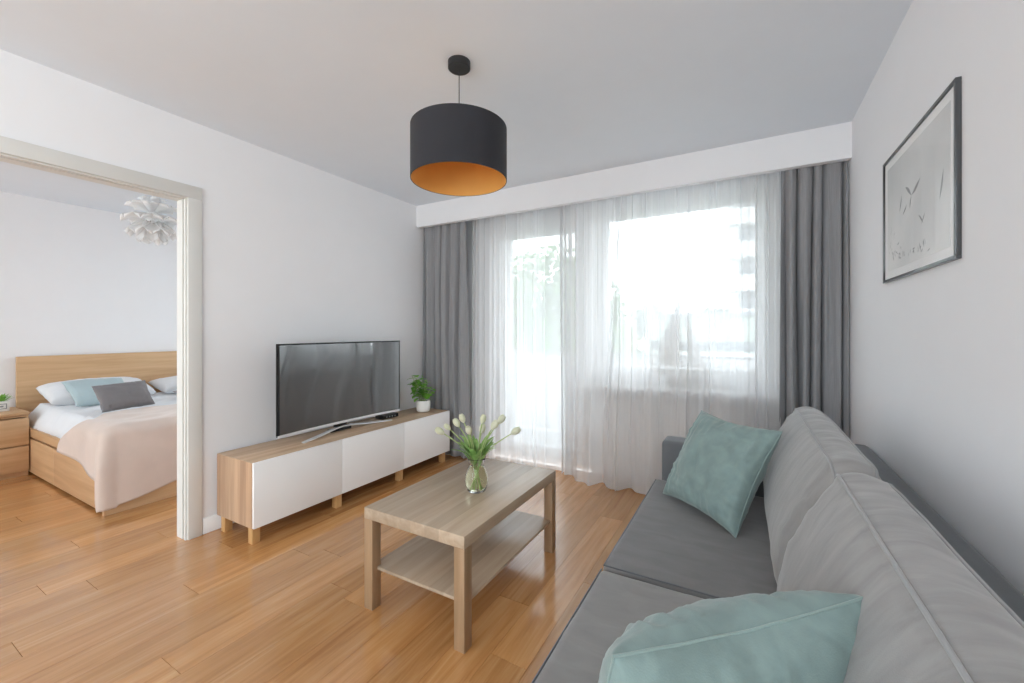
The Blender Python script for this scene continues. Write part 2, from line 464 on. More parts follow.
# ------------------------------------------------------------------ room shell
def walls():
    T = .12
    S = lambda n, b: struct(boxes(n, b, M['wall']))
    S('wall_right', [(XR, XR+T, -1.0, YW, 0, HC), (XR, XR+T, YB, -2.45, 0, HC), (XR, XR+T, -2.45, -1.0, 0, .3), (XR, XR+T, -2.45, -1.0, 2.38, HC)])
    # partition between living room and bedroom, with the doorway
    S('wall_left', [(XL-WT, XL, DY1+.02, YW, 0, HC), (XL-WT, XL, DY0-.02, DY1+.02, DH+.02, HC), (XL-WT, XL, YB, DY0-.02, 0, HC)])
    # window wall of both rooms: openings for balcony door + window, and bedroom window
    Z = 2.25
    S('wall_window', [(BX, -4.9, YW, YW+.3, 0, HC), (-4.9, -3.35, YW, YW+.3, 0, .4), (-4.9, -3.35, YW, YW+.3, 2.3, HC),
                      (-3.35, -2.20, YW, YW+.3, 0, HC), (-2.20, .19, YW, YW+.3, 2.32, HC), (-1.17, .19, YW, YW+.3, 0, .80), (.19, XR+.12, YW, YW+.3, 0, HC)])
    S('wall_back', [(BX, -5.6, YB-.3, YB, 0, HC), (-5.6, -3.2, YB-.3, YB, 0, .3), (-5.6, -3.2, YB-.3, YB, 2.4, HC), (-3.2, -2.75, YB-.3, YB, 0, HC),
                    (-2.75, .45, YB-.3, YB, 0, .4), (-2.75, .45, YB-.3, YB, 2.42, HC), (.45, XR+T, YB-.3, YB, 0, HC)])
    S('wall_bedroom', [(BX-T, BX, YB-.3, YW+.3, 0, HC)])
    struct(box('ceiling', BX-T, XR+T, YB-.3, YW+.3, HC, HC+.12, M['ceil']))
    # pelmet box running wall to wall over the curtains
    struct(boxes('trim_1', [(XL, XR, YP, YP+.018, ZP, HC), (XL, XR, YP+.018, YP+.05, ZP, ZP+.012)], M['wall']), 'white curtain pelmet box')
    # curtain ceiling inside pelmet is the ceiling itself
    bt, bh = .014, .095
    def bb(n, b):
        bm = bmesh.new(); add_box(bm, *b, bev=.004); struct(finish(n, bm, M['trim'], None, smooth=30), 'white baseboard')
    bb('baseboard_left', (XL, XL+bt, DY1+.085, YW, 0, bh))
    bb('baseboard_right', (XR-bt, XR, YB, YW, 0, bh))
    bb('baseboard_bedroom', (BX, BX+bt, YB, YW, 0, bh))
    bb('baseboard_rear', (XL, XL+bt, YB, DY0-.085, 0, bh))
    # doorway lining
    d = bpy.data.objects.new('door_1', None); col.objects.link(d); struct(d, 'cased doorway between the living room and the bedroom')
    x0, x1 = XL-WT, XL
    def lining(nm, xa, xb, rec, mat):
        boxes(nm, [(xa, xb, DY1+rec, DY1+.019, 0, DH+rec), (xa, xb, DY0-.019, DY0-rec, 0, DH+rec), (xa, xb, DY0-.019, DY1+.019, DH+rec, DH+.019)], mat, d)
    lining('jamb', x0, x1-.034, 0, M['jamb'])
    lining('rebate', x1-.034, x1-.020, .007, M['rebate'])  # recessed groove coloured darker than the jamb
    lining('jamb', x1-.020, x1, 0, M['jamb'])
    for nm, (a, b) in (('casing', (XL, XL+.016)), ('casing', (XL-WT-.016, XL-WT))):
        boxes(nm, [(a, b, DY1+.008, DY1+.082, 0, DH+.008), (a, b, DY0-.082, DY0-.008, 0, DH+.008), (a, b, DY0-.082, DY1+.082, DH+.008, DH+.082)], M['jamb'], d, bev=.003)
walls()

# ------------------------------------------------------------------ windows
def frame_rect(x0, x1, z0, z1, w, y0, y1, wb=None):
    wb = wb or w
    return [(x0, x0+w, y0, y1, z0, z1), (x1-w, x1, y0, y1, z0, z1), (x0+w, x1-w, y0, y1, z1-w, z1), (x0+w, x1-w, y0, y1, z0, z0+wb)]
def window_root(n, label):
    o = bpy.data.objects.new(n, None); col.objects.link(o); return struct(o, label)
w = window_root('door_2', 'white glazed balcony door behind the sheer curtain')
boxes('window_frame', frame_rect(-2.20, -1.17, 0, 2.32, .07, YW+.03, YW+.11, .04), M['upvc'], w, bev=.004)
boxes('sash', frame_rect(-2.125, -1.225, .03, 2.245, .115, YW+.015, YW+.09, .13), M['upvc'], w, bev=.006)
box('pane', -2.02, -1.33, YW+.045, YW+.065, .15, 2.14, M['pane'], w)
hd = boxes('door_handle', [(-1.285, -1.26, YW+.002, YW+.015, 1.0, 1.14)], M['upvc'], w, bev=.003)
w = window_root('window_1', 'white framed fixed window behind the sheer curtain')
boxes('window_frame', frame_rect(-1.17, .19, .80, 2.32, .06, YW+.03, YW+.11), M['upvc'], w, bev=.004)
boxes('sash', frame_rect(-1.12, .14, .855, 2.27, .085, YW+.015, YW+.09), M['upvc'], w, bev=.006)
box('pane', -1.045, .065, YW+.045, YW+.065, .93, 2.195, M['pane'], w)
box('window_sill', -1.165, .25, YW-.20, YW+.03, .775, .80, M['upvc'], w, bev=.006)
w = window_root('window_2', 'white framed bedroom window')
boxes('window_frame', frame_rect(-4.9, -3.35, .4, 2.3, .06, YW+.03, YW+.11)+[(-4.16, -4.09, YW+.03, YW+.1, .45, 2.25)], M['upvc'], w, bev=.004)
box('pane', -4.85, -3.4, YW+.05, YW+.07, .45, 2.25, M['pane'], w)
w = window_root('added_window_3', 'wide white framed window added unseen behind the viewpoint for its daylight')  # added window, never in view; its daylight lifts the whole room
boxes('window_frame', frame_rect(-2.75, .45, .4, 2.42, .06, YB-.11, YB-.03)+[(-1.18, -1.12, YB-.1, YB-.03, .46, 2.36)], M['upvc'], w, bev=.004)
box('pane', -2.7, .4, YB-.07, YB-.05, .45, 2.37, M['pane'], w)
w = window_root('added_window_4', 'white framed window added unseen at the back of the bedroom to brighten it')  # unseen opening put in to raise the bedroom's brightness
boxes('window_frame', frame_rect(-5.6, -3.2, .3, 2.4, .06, YB-.11, YB-.03), M['upvc'], w, bev=.004)
box('pane', -5.55, -3.25, YB-.07, YB-.05, .35, 2.35, M['pane'], w)

w = window_root('added_window_5', 'white framed side window added out of view to light the left wall')  # invented side opening, out of view, lighting left wall and bench doors
boxes('window_frame', [(XR+.03, XR+.10, a, b, c, d_) for a, b, c, d_ in ((-2.45, -2.39, .3, 2.38), (-1.06, -1.0, .3, 2.38), (-2.39, -1.06, .3, .36), (-2.39, -1.06, 2.32, 2.38))], M['upvc'], w, bev=.004)
box('pane', XR+.05, XR+.07, -2.4, -1.05, .35, 2.33, M['pane'], w)

# ------------------------------------------------------------------ radiator
rd = thing('radiator', 'cream panel radiator under the window behind the sheer curtain', 'radiator', (-.5, YW-.06, .12))
def L(x, y, z, o): return (x-o.location.x, y-o.location.y, z-o.location.z)
def lbox(name, o, x0, x1, y0, y1, z0, z1, mat, bev=0, seg=2):
    l = o.location; return box(name, x0-l.x, x1-l.x, y0-l.y, y1-l.y, z0-l.z, z1-l.z, mat, o, bev, seg)
def lboxes(name, o, lst, mat, bev=0):
    l = o.location; return boxes(name, [(a-l.x, b-l.x, c-l.y, d-l.y, e-l.z, f-l.z) for a, b, c, d, e, f in lst], mat, o, bev)
lbox('panel', rd, -1.08, .04, YW-.125, YW-.10, .12, .68, M['radiator'], .006)
lboxes('convector', rd, [(-1.07+.028*i, -1.06+.028*i, YW-.10, YW-.045, .15, .66) for i in range(40)], M['radiator'])
lbox('top_grille', rd, -1.08, .04, YW-.11, YW-.03, .68, .688, M['radiator'], .002)
for a in (-.95, -.15): lbox('bracket', rd, a, a+.04, YW-.045, YW-.0005, .2, .6, M['radiator'])
bm = bmesh.new(); add_tube(bm, [L(.04, YW-.08, .64, rd), L(.10, YW-.08, .64, rd)], .009); add_tube(bm, [L(.09, YW-.08, .64, rd), L(.09, YW-.08, -.0+.001, rd)], .008)
finish('supply_pipe', bm, M['radiator'], rd, smooth=50)
tube('thermostat_knob', [L(.09, YW-.08, .645, rd), L(.09, YW-.18, .645, rd)], [.017, .021], M['grey_metal'], rd, 16)

# ------------------------------------------------------------------ curtains
def curtain(name, label, cat, x0, x1, y, ztop, zbot, folds, amp, mat, seed, solid=0, bx0=None, bx1=None, flare=1.3, group=None, nu=None, hemwave=0, shape=None):
    bx0 = x0 if bx0 is None else bx0; bx1 = x1 if bx1 is None else bx1
    def fn(u, v):
        z = ztop+(zbot-ztop)*v
        e = v**1.2
        xa = x0+(bx0-x0)*e; xb = x1+(bx1-x1)*e
        ph = folds*2*math.pi*(u+.11*ns(u*4+seed, v*.7)+.03*ns(u*9+seed, v*1.4))+.9*ns(u*5+seed*2, v*1.6, 1)
        loc = .55+.75*abs(ns(u*6+seed, 4.4, v*.5))*1.6
        a = amp*loc*(.55+.45*min(1, v*3))*(1+(flare-1)*v)
        d = a*math.sin(ph)+.25*a*math.sin(2.1*ph+seed)+.01*ns(u*20, v*3, seed)*v
        x = xa+(xb-xa)*u+.35*amp*math.cos(ph)*loc*.5
        x = min(max(x, min(x0, bx0)-.0), max(x1, bx1)+.0)
        yy = y+d
        if shape: x, yy, z = shape(u, v, x, yy, z)
        return (x, yy, z)
    o = grid_sheet(name, fn, nu or int(folds*16), 46, mat, None, solid)
    return tag(o, label, cat, group)

curtain('drape', 'grey linen curtain hanging in the left corner beside the television wall', 'curtain', XL+.006, -2.35, 3.245, ZP+.15, .02, 5, .032, M['drape'], 3.1, .003, bx1=-2.31, flare=1.25, group='grey curtains')
curtain('drape', 'grey linen curtain hanging at the right behind the sofa end', 'curtain', .195, XR-.006, 3.235, ZP+.15, .02, 4.6, .038, M['drape'], 8.7, .003, bx0=.18, group='grey curtains')

# thin voile: nearly flat cloth with a few pinched pleats, fuller and rounder below the sill
def voile(label, x0, x1, y, ztop, zbot, pleats, seed, nu, shape, amp=.010, low=.030, lowk=9):
    rg = random.Random(seed)
    pl_ = [((i+rg.uniform(.15, .85))/pleats, rg.uniform(.003, .0065), rg.uniform(.012, .030), rg.choice((-1, 1)), rg.uniform(-.012, .012), rg.uniform(.25, 1.0)) for i in range(pleats)]
    W_ = x1-x0
    def fn(u, v):
        z = ztop+(zbot-ztop)*v
        x = x0+W_*u
        d = amp*math.sin(2*math.pi*(u*W_*6.5)+2.2*ns(u*5+seed, v*.7))+  .3*amp*math.sin(2*math.pi*u*W_*17+3*ns(u*9, v*.5, seed))
        d += .0012*math.sin(2*math.pi*u*W_*42+seed)*(1-v*.6)
        for (c, w_, a_, sg, dr, ln) in pl_:
            q = (x-(x0+W_*(c+dr*v)))/w_
            if abs(q) < 4: d += a_*sg*math.exp(-q*q)*(1 if v < ln else math.exp(-((v-ln)/.12)**2))
        lv = max(0, (v-.55)/.45)
        d += low*lv**1.2*math.sin(lowk*2*math.pi*u+1.5*ns(u*4+seed, 2.2)+.5*v)
        d += .42*low*lv*math.sin(lowk*4.2*math.pi*u+2.0*ns(u*6+seed, 5.1)-.8*v)
        return shape(u, v, x, y+d, z)
    o = grid_sheet('sheer_curtain', fn, nu, 56, M['sheer'])
    return tag(o, label, 'curtain', 'sheer curtains')
def sh_left(u, v, x, y, z):
    g = max(0, (u-.86)/.14)
    if g > 0:   # free edge gathered into one hanging bundle
        x = -1.425+.115*g+.02*v+.018*math.sin(g*17)*(1-.4*v)
        y = y*.4+3.345*.6+.030*math.sin(g*24+v*1.5)
    if u < .10: y += .008*math.sin(u*200)*(1-u/.10)
    return x, y, z
voile('white sheer curtain in front of the balcony door, gathered at its right edge', -2.335, -1.425, 3.345, ZP+.15, .010, 9, 1, 420, sh_left, .009, .014, 6)
def sh_right(u, v, x, y, z):
    # one long diagonal pull from the rail down to the sill
    d = u-(.295-.11*v); f_ = min(1, v*4+.3)*(1 if v < .66 else math.exp(-((v-.66)/.1)**2))
    y += (.045*math.exp(-(d/.008)**2)-.035*math.exp(-((d-.016)/.008)**2))*f_
    x -= .10*max(0, 1-u/.12)*max(0, v-.55)**1.2
    if v > .60:
        k = (v-.60)/.40
        y -= .085*math.sin(min(1, k*1.4)*math.pi*.5)*(.35+.65*min(1, u/.15))
    return x, y, z
voile('white sheer curtain in front of the window, hem sweeping the floor', -1.312, .195, 3.30, ZP+.15, .010, 15, 5, 640, sh_right, .010, .046, 6.0)
# ceiling rails holding the curtains
tr = box('curtain_rail', XL+.01, XR-.01, 3.235, 3.255, HC-.022, HC, M['trim']); tag(tr, 'white ceiling rail inside the pelmet carrying the grey curtains', 'curtain rail')
tr = box('curtain_rail', XL+.01, XR-.01, 3.31, 3.33, HC-.022, HC, M['trim']); tag(tr, 'white ceiling rail inside the pelmet carrying the sheer curtains', 'curtain rail')

# ------------------------------------------------------------------ sail boat on the sill
sb = thing('sailboat', 'small model sailboat with striped sail standing on the window sill', 'ornament', (-.43, 3.40, .80), 0)
def hull():
    bm = bmesh.new(); n = 14; rings = []
    for i in range(n+1):
        t = i/n; x = -.20+.43*t; wd = .028*math.sin(math.pi*min(1, t*.92+.06))**.7
        rings.append([bm.verts.new((x, -wd, .135+.012*abs(t-.5))), bm.verts.new((x*.92, 0, .10)), bm.verts.new((x, wd, .135+.012*abs(t-.5)))])
    for a, b in zip(rings, rings[1:]):
        bm.faces.new((a[0], b[0], b[1], a[1])); bm.faces.new((a[1], b[1], b[2], a[2])); bm.faces.new((a[2], b[2], b[0], a[0]))
    bm.faces.new(rings[0]); bm.faces.new(rings[-1][::-1])
    return bm
finish('hull', hull(), M['boat_wood'], sb)
boxes('stand', [(-.10, -.07, -.03, .03, 0, .115), (.09, .12, -.03, .03, 0, .115), (-.11, .13, -.035, .035, 0, .012)], M['boat_wood'], sb, bev=.002)
tube('mast', [(.0, 0, .13), (-.01, 0, .70)], [.004, .002], M['boat_wood'], sb)
def sailm(pts, th=.002):
    bm = bmesh.new(); a = [bm.verts.new((x, -th, z)) for x, z in pts]; b = [bm.verts.new((x, th, z)) for x, z in pts]
    bm.faces.new(a); bm.faces.new(b[::-1]); n = len(pts)
    for i in range(n): bm.faces.new((a[i], b[i], b[(i+1) % n], a[(i+1) % n]))
    return bm
ms = finish('mainsail', sailm([(-.015, .68), (-.015, .17), (-.17, .17), (-.165, .33)]), M['sail'], sb)
finish('jib', sailm([(.005, .66), (.17, .15), (.06, .17)]), M['sail'], sb)
bm = bmesh.new()
for i in range(11):
    z = .37+.024*i; x = -.165+(.145*(z-.33)/.35)
    add_box(bm, x, -.017, -.0035, .0035, z, z+.007)
finish('sail_stripes', bm, M['sail_line'], ms)

# ------------------------------------------------------------------ TV bench
tb = thing('tv_bench', 'long low oak veneer bench with three white doors under the television', 'tv bench', (-2.65, 2.24, 0))
x0, x1, y0, y1 = XL+.035, -2.47, 1.338, 3.138
lboxes('body', tb, [(x0, x1, y0, y1, .462, .48), (x0, x1, y0, y0+.018, .10, .462), (x0, x1, y1-.018, y1, .10, .462), (x0, x1, y0+.018, y1-.018, .10, .118), (x0, x0+.01, y0+.018, y1-.018, .118, .462),
                    (x0, x1, y0+.591, y0+.609, .118, .462), (x0, x1, y0+1.191, y0+1.209, .118, .462)], M['bench'], .0012)
for i in range(3):
    lbox('door', tb, x1+.0015, x1+.0195, y0+.6*i+.0015, y0+.6*(i+1)-.0015, .102, .4785, M['door_white'], .0015)
lf = [(x1-.065, y0+.012), (x0+.015, y0+.012), (x1-.065, y1-.07), (x0+.015, y1-.07), (x1-.065, y0+.575), (x0+.015, y0+.575), (x1-.065, y0+1.175), (x0+.015, y0+1.175)]
for (a, b) in lf: lbox('leg', tb, a+.005, a+.05, b, b+.045, 0, .10, M['bench_leg'], .002)
lbox('end_panel', tb, x0+.001, x1-.0005, y0-.0012, y0+.0005, .102, .478, M['bench_side'])

# ------------------------------------------------------------------ television (gently curved)
tv = thing('television', 'large curved black flat screen television standing on the oak bench', 'television', (-2.65, 2.11, .48))
TW, TH, TZ = 1.07, .60, .072
def curve_x(y): return .03*(y/(TW/2))**2   # edges come toward the room
def tvgrid(name, ya, yb, za, zb, xa, xb, mat, parent, bulge=0):
    bm = bmesh.new(); n = 24; rings = []
    for i in range(n+1):
        y = ya+(yb-ya)*i/n; c = curve_x(y)
        bk = bulge*(1-abs(2*i/n-1)**3)
        rings.append([bm.verts.new((c+xb, y, za)), bm.verts.new((c+xb, y, zb)), bm.verts.new((c+xa-bk*.6, y, zb)), bm.verts.new((c+xa-bk, y, (za+zb)/2)), bm.verts.new((c+xa-bk, y, za))])
    for a, b in zip(rings, rings[1:]):
        for k in range(5): bm.faces.new((a[k], b[k], b[(k+1) % 5], a[(k+1) % 5]))
    bm.faces.new(rings[0][::-1]); bm.faces.new(rings[-1])
    return finish(name, bm, mat, parent, smooth=30)
tvgrid('housing', -TW/2, TW/2, TZ, TZ+TH, -.012, .010, M['tv_black'], tv, .03)
tvgrid('screen', -TW/2+.010, TW/2-.010, TZ+.016, TZ+TH-.010, .0095, .0125, M['screen'], tv)
tvgrid('bottom_trim', -TW/2, TW/2, TZ-.005, TZ+.012, -.004, .0135, M['silver'], tv)
bez = [(-TW/2, -TW/2+.008, TZ+.012, TZ+TH), (TW/2-.008, TW/2, TZ+.012, TZ+TH)]
for a, b, c, d in bez: box('bezel', curve_x(a)-.0, curve_x(a)+.0145, a, b, c, d, M['tv_black'], tv)
tvgrid('bezel', -TW/2, TW/2, TZ+TH-.008, TZ+TH+.001, -.004, .0145, M['tv_black'], tv)
# boomerang stand: flat silver arms that splay forward, black neck
def stand():
    pts = [(.05, -.37), (.028, -.28), (.0, -.17), (-.025, -.06), (-.035, .02), (-.03, .10), (-.005, .24), (.015, .36), (.03, .45)]
    hs = [.005, .012, .020, .032, .036, .032, .018, .010, .005]
    bm = bmesh.new(); rings = []
    for (x, y), h in zip(pts, hs):
        wd = .012
        rings.append([bm.verts.new((x-wd, y, max(.001, h-.006))), bm.verts.new((x+wd, y, max(.001, h-.009))), bm.verts.new((x+wd, y, h)), bm.verts.new((x-wd, y, h+.003))])
    for a, b in zip(rings, rings[1:]):
        for k in range(4): bm.faces.new((a[k], b[k], b[(k+1) % 4], a[(k+1) % 4]))
    bm.faces.new(rings[0][::-1]); bm.faces.new(rings[-1])
    return bm
finish('stand', stand(), M['silver'], tv, smooth=40)
boxes('neck', [(-.075, -.028, -.09, .09, .0005, .02), (-.06, -.03, -.05, .05, .02, TZ+.05)], M['tv_black'], tv, bev=.003)

st = thing('set_top_box', 'small black set-top box under the right end of the television', 'set-top box', (-2.735, 2.62, .48), R(-4))
box('casing', -.05, .05, -.085, .085, .002, .034, M['box_black'], st, .003)
boxes('front_panel', [(.05, .0515, -.078, .078, .006, .030)], M['tv_black'], st)
boxes('port_strip', [(.0515, .0522, -.05+.03*i, -.038+.03*i, .012, .022) for i in range(4)], M['grey_metal'], st)

# ------------------------------------------------------------------ plants
def blade(bm, p, d, up, ln, wd, bend=.5, n=6, fold=.15, tip=1.0):
    d = Vector(d).normalized(); up = Vector(up); s = d.cross(up).normalized(); up = s.cross(d).normalized(); p = Vector(p)
    rows = []
    for i in range(n+1):
        t = i/n; w_ = wd*math.sin(math.pi*min(1, (t*.93+.05)))**.8*.5
        c = p+d*ln*(t-bend*.25*t*t)-up*bend*ln*.5*t*t+Vector((0, 0, 0))
        if i == n: rows.append([bm.verts.new(c)])
        else: rows.append([bm.verts.new(c-s*w_+up*w_*fold), bm.verts.new(c), bm.verts.new(c+s*w_+up*w_*fold)])
    for a, b in zip(rows, rows[1:]):
        if len(b) == 1: bm.faces.new((a[0], a[1], b[0])); bm.faces.new((a[1], a[2], b[0]))
        else:
            bm.faces.new((a[0], a[1], b[1], b[0])); bm.faces.new((a[1], a[2], b[2], b[1]))

pl = thing('potted_plant', 'leafy green plant in a round white pot on the bench', 'plant', (-2.635, 2.975, .48))
lathe('pot', [(0, 0), (.045, 0), (.060, .012), (.066, .045), (.066, .085), (.062, .108), (.057, .108), (.057, .09), (0, .09)], M['pot'], pl)
lathe('soil', [(0, .099), (.0565, .096), (.0565, .0901)], M['soil'], pl)
rnd = random.Random(5)
bm = bmesh.new(); bs = bmesh.new()
for i in range(16):
    a = rnd.random()*6.28; r = rnd.uniform(.005, .035); ln = rnd.uniform(.09, .25); lean = rnd.uniform(.02, .085)
    if i < 4: a = math.pi*1.05+rnd.uniform(-.5, .5); ln = .17+.01*i
    b0 = Vector((r*math.cos(a), r*math.sin(a), .095)); tp = b0+Vector((lean*math.cos(a), lean*math.sin(a), ln))
    mid = (b0+tp)/2+Vector((0, 0, .015)); add_tube(bs, [b0, mid, tp], .0022, 6)
    for q in range(7):
        t = .35+.65*q/6; p = b0.lerp(tp, t); an = a+q*2.4+rnd.random()
        dv = Vector((math.cos(an), math.sin(an), rnd.uniform(-.1, .5)))
        blade(bm, p, dv, (0, 0, 1), rnd.uniform(.058, .085), rnd.uniform(.040, .056), rnd.uniform(.3, .9), 5)
finish('stems', bs, M['stem'], pl, smooth=50); finish('leaves', bm, M['leaf'], pl, smooth='all', recalc=False)

# ------------------------------------------------------------------ coffee table
ct = thing('coffee_table', 'rectangular greyish oak coffee table with a lower shelf', 'coffee table', (-1.215, 1.745, 0))
tx0, tx1, ty0, ty1 = -1.49, -.940, 1.293, 2.168
lbox('tabletop', ct, tx0, tx1, ty0, ty1, .40, .45, M['table'], .0015)
for a in (tx0, tx1-.05):
    for b in (ty0, ty1-.05): lbox('leg', ct, a, a+.05, b, b+.05, 0, .3995, M['table_leg'], .0015)
lbox('shelf', ct, tx0+.012, tx1-.012, ty0+.03, ty1-.03, .168, .182, M['table'], .001)

# vase
vx, vy = -1.157, 1.693
vs_ = thing('glass_vase', 'clear waisted glass vase with water on the coffee table', 'vase', (vx, vy, .45))
op = [(0, .0006), (.034, .0006), (.042, .004), (.053, .024), (.0575, .050), (.054, .080), (.043, .108), (.037, .124), (.038, .140), (.043, .156), (.047, .166)]
ip = [(.0455, .1655), (.0415, .156), (.0365, .140), (.0355, .124), (.0415, .108), (.0525, .080), (.056, .052), (.0515, .026), (.041, .007), (0, .006)]
lathe('vessel', op+ip, M['glass'], vs_, 40, sharp=60)
lathe('water', [(0, .0063), (.0405, .0073), (.0511, .026), (.0556, .052), (.0521, .080), (.0411, .108), (.0352, .122), (0, .122)], M['water'], vs_, 40, sharp=60)

def proj_ray(u, v):
    f = 415.; th = R(29.46); c, s = math.cos(th), math.sin(th); r = (u-512)/f; z = (330.5-v)/f
    return Vector((-s+c*r, c+s*r, z))
def pt_at(u, v, t): return Vector((0, 0, 1.24))+proj_ray(u, v)*t
fwd = Vector((-math.sin(R(29.46)), math.cos(R(29.46)), 0))
tb_t = Vector((vx, vy, 0)).dot(fwd)
tulip_px = [(440.7, 431.7, -.04, 'leaning out farthest to the left'), (447.5, 427, .05, 'second from the left, small and pale'), (457, 423.5, -.05, 'large head left of centre'),
            (462.5, 419.0, .04, 'standing tallest left of centre'), (469, 431, -.07, 'low in the front middle of the bunch'), (482.8, 420, .02, 'upright in the centre of the bunch'), (482, 429.5, .06, 'low behind the central bloom'),
            (493.8, 426, -.02, 'right of centre, cupped below its taller neighbour'), (500.3, 420.5, .05, 'tall bloom on the right side of the bunch'), (514.5, 431.8, .0, 'leaning out farthest to the right')]
rt = random.Random(11)
for i, (u, v, dd, desc) in enumerate(tulip_px):
    head = pt_at(u, v, tb_t+dd)-Vector((vx, vy, .45))
    root = thing('tulip', 'cream white tulip in the glass vase, '+desc, 'tulip', (vx, vy, .45), 0, 'tulips in the vase')
    an = math.atan2(head.y, head.x); rad = math.hypot(head.x, head.y)
    foot = Vector((-.02*math.cos(an)+rt.uniform(-.008, .008), -.02*math.sin(an)+rt.uniform(-.008, .008), .012))
    neck = Vector((.014*math.cos(an+rt.uniform(-.8, .8)), .014*math.sin(an), .13))
    sh = Vector((head.x*.42, head.y*.42, .13+(head.z-.13)*.55))
    pts = []
    P = [foot, neck, sh, head]
    for k in range(17):       # smooth curve through the four points
        t = k/16*3; s = min(int(t), 2); f_ = t-s
        p0, p1, p2, p3 = P[max(s-1, 0)], P[s], P[s+1], P[min(s+2, 3)]
        pts.append(.5*((2*p1)+(p2-p0)*f_+(2*p0-5*p1+4*p2-p3)*f_*f_+(3*p1-p0-3*p2+p3)*f_**3))
    tube('stem', pts, .0027, M['stem'], root, 8)
    d = (pts[-1]-pts[-3]).normalized(); base = pts[-1]-d*.020
    bm = bmesh.new(); a1 = d.orthogonal().normalized(); a2 = d.cross(a1)
    hl = rt.uniform(.047, .055)*(1.0 if i != 1 else .8); hr = hl*.315
    for ring_, (ro, off) in enumerate(((1.0, 0), (.86, math.pi/3))):
        for k in range(3):
            ph0 = off+k*2*math.pi/3; rows = []; nn = 8; mm = 4
            for q in range(nn+1):
                t = q/nn
                rr = hr*ro*(math.sin(math.pi*(t*.80+.06))**.75); half = (1.12*(1-t**3.2)**.6)*(1 if t > .05 else .8)
                rows.append([bm.verts.new(base+d*(hl*t)+(a1*math.cos(ph0+half*s)+a2*math.sin(ph0+half*s))*rr*(1+.05*(1-abs(s)))) for s in [(-1+2*j/mm) for j in range(mm+1)]])
            for a, b in zip(rows, rows[1:]):
                for j in range(mm): bm.faces.new((a[j], a[j+1], b[j+1], b[j]))
    finish('bloom', bm, M['tulip'], root, smooth='all', recalc=False)
    bm = bmesh.new()
    for q in range(4):
        a_ = an+rt.uniform(-1.0, 1.0); b_ = neck+Vector((0, 0, .0+.015*q))
        blade(bm, b_+Vector((.006*math.cos(a_), .006*math.sin(a_), 0)), Vector((math.cos(a_)*.55, math.sin(a_)*.55, 1)), (-math.cos(a_), -math.sin(a_), .3), rt.uniform(.10, .155), rt.uniform(.018, .028), -rt.uniform(.3, .9)*-1 if q else .3, 9, .35)
    finish('leaf', bm, M['leaf2'], root, smooth='all', recalc=False)

# ------------------------------------------------------------------ pendant lamp
lx, ly = -1.165, 1.562
pd = thing('pendant_lamp', 'black drum pendant lamp with a copper lined inside hanging from the ceiling', 'lamp', (lx, ly, 0))
lathe('canopy', [(0, HC), (.052, HC), (.052, HC-.030), (.048, HC-.034), (0, HC-.034)], M['black_metal'], pd)
tube('cord', [(0, 0, HC-.033), (0, 0, 2.14)], .0022, M['black_metal'], pd, 8)
zt, zb_, rs = 2.178, 1.937, .222
sh = lathe('lamp_shade', [(rs, zb_), (rs, zt), (rs-.0025, zt), (rs-.0025, zb_), (rs, zb_)], M['lamp_out'], pd, 96, sharp=60)
lathe('shade_lining', [(rs-.0028, zb_+.001), (rs-.0028, zt-.001), (rs-.0038, zt-.001), (rs-.0038, zb_+.001), (rs-.0028, zb_+.001)], M['copper'], pd, 96, sharp=60)
lathe('shade_top', [(.03, zt-.012), (rs-.004, zt-.012), (rs-.004, zt-.009), (.03, zt-.009), (.03, zt-.012)], M['copper'], pd, 96, sharp=60)
lathe('socket', [(0, 2.17), (.02, 2.17), (.032, 2.16), (.032, 2.178), (.02, 2.19), (.02, 2.10), (0, 2.10)], M['black_metal'], pd)
lathe('bulb', [(0, 2.105), (.013, 2.10), (.016, 2.08), (.026, 2.075), (.028, 2.06), (.02, 2.046), (0, 2.042)], M['bulb'], pd)

# ------------------------------------------------------------------ sofa
sf = thing('sofa', 'grey two seater sofa with piped back cushions along the right wall', 'sofa', (.05, 1.4, 0))
def sdisp_seat(seam_seed):
    def f(p, n):
        g = Vector((0, 0, 0))
        wx = p.x+sf.location.x; wy = p.y+sf.location.y
        if n.z > .5:
            g.z += .004*ns(wx*4, wy*4, seam_seed)+.0015*ns(wx*12, wy*20, seam_seed)
            if seam_seed == 1:
                for c, a in ((1.115, .006), (1.075, .008), (1.04, .006)):
                    yy = c+.12*(wx+.4)+.012*math.sin(wx*30)
                    g.z += a*math.exp(-((wy-yy)/.009)**2)*math.exp(-((wx+.34)/.09)**2)
        return g
    return f
sx, sy = sf.location.x, sf.location.y
SEATS = [(1.424, 2.405), (.43, 1.412)]
for i, (a, b) in enumerate(SEATS):
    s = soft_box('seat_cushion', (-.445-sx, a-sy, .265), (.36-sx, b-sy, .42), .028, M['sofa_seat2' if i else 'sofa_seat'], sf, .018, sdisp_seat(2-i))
    pts = []
    for (qx, qy) in ((-.437, a+.008), (.3, a+.008)): pts.append((qx-sx, qy-sy, .413))
    tube('piping', [(-.437-sx, b-.008-sy, .4135), (-.437-sx, a+.008-sy, .4135), (.09-sx, a+.008-sy, .4135)], .003, M['sofa_body'], s, 6)
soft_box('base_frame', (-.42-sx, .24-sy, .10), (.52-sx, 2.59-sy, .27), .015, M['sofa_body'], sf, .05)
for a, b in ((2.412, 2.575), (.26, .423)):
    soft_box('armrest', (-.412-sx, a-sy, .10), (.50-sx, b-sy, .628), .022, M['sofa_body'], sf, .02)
soft_box('back_frame', (.385-sx, .26-sy, .10), (XR-.008-sx, 2.72-sy, .665), .03, M['sofa_body'], sf, .03)
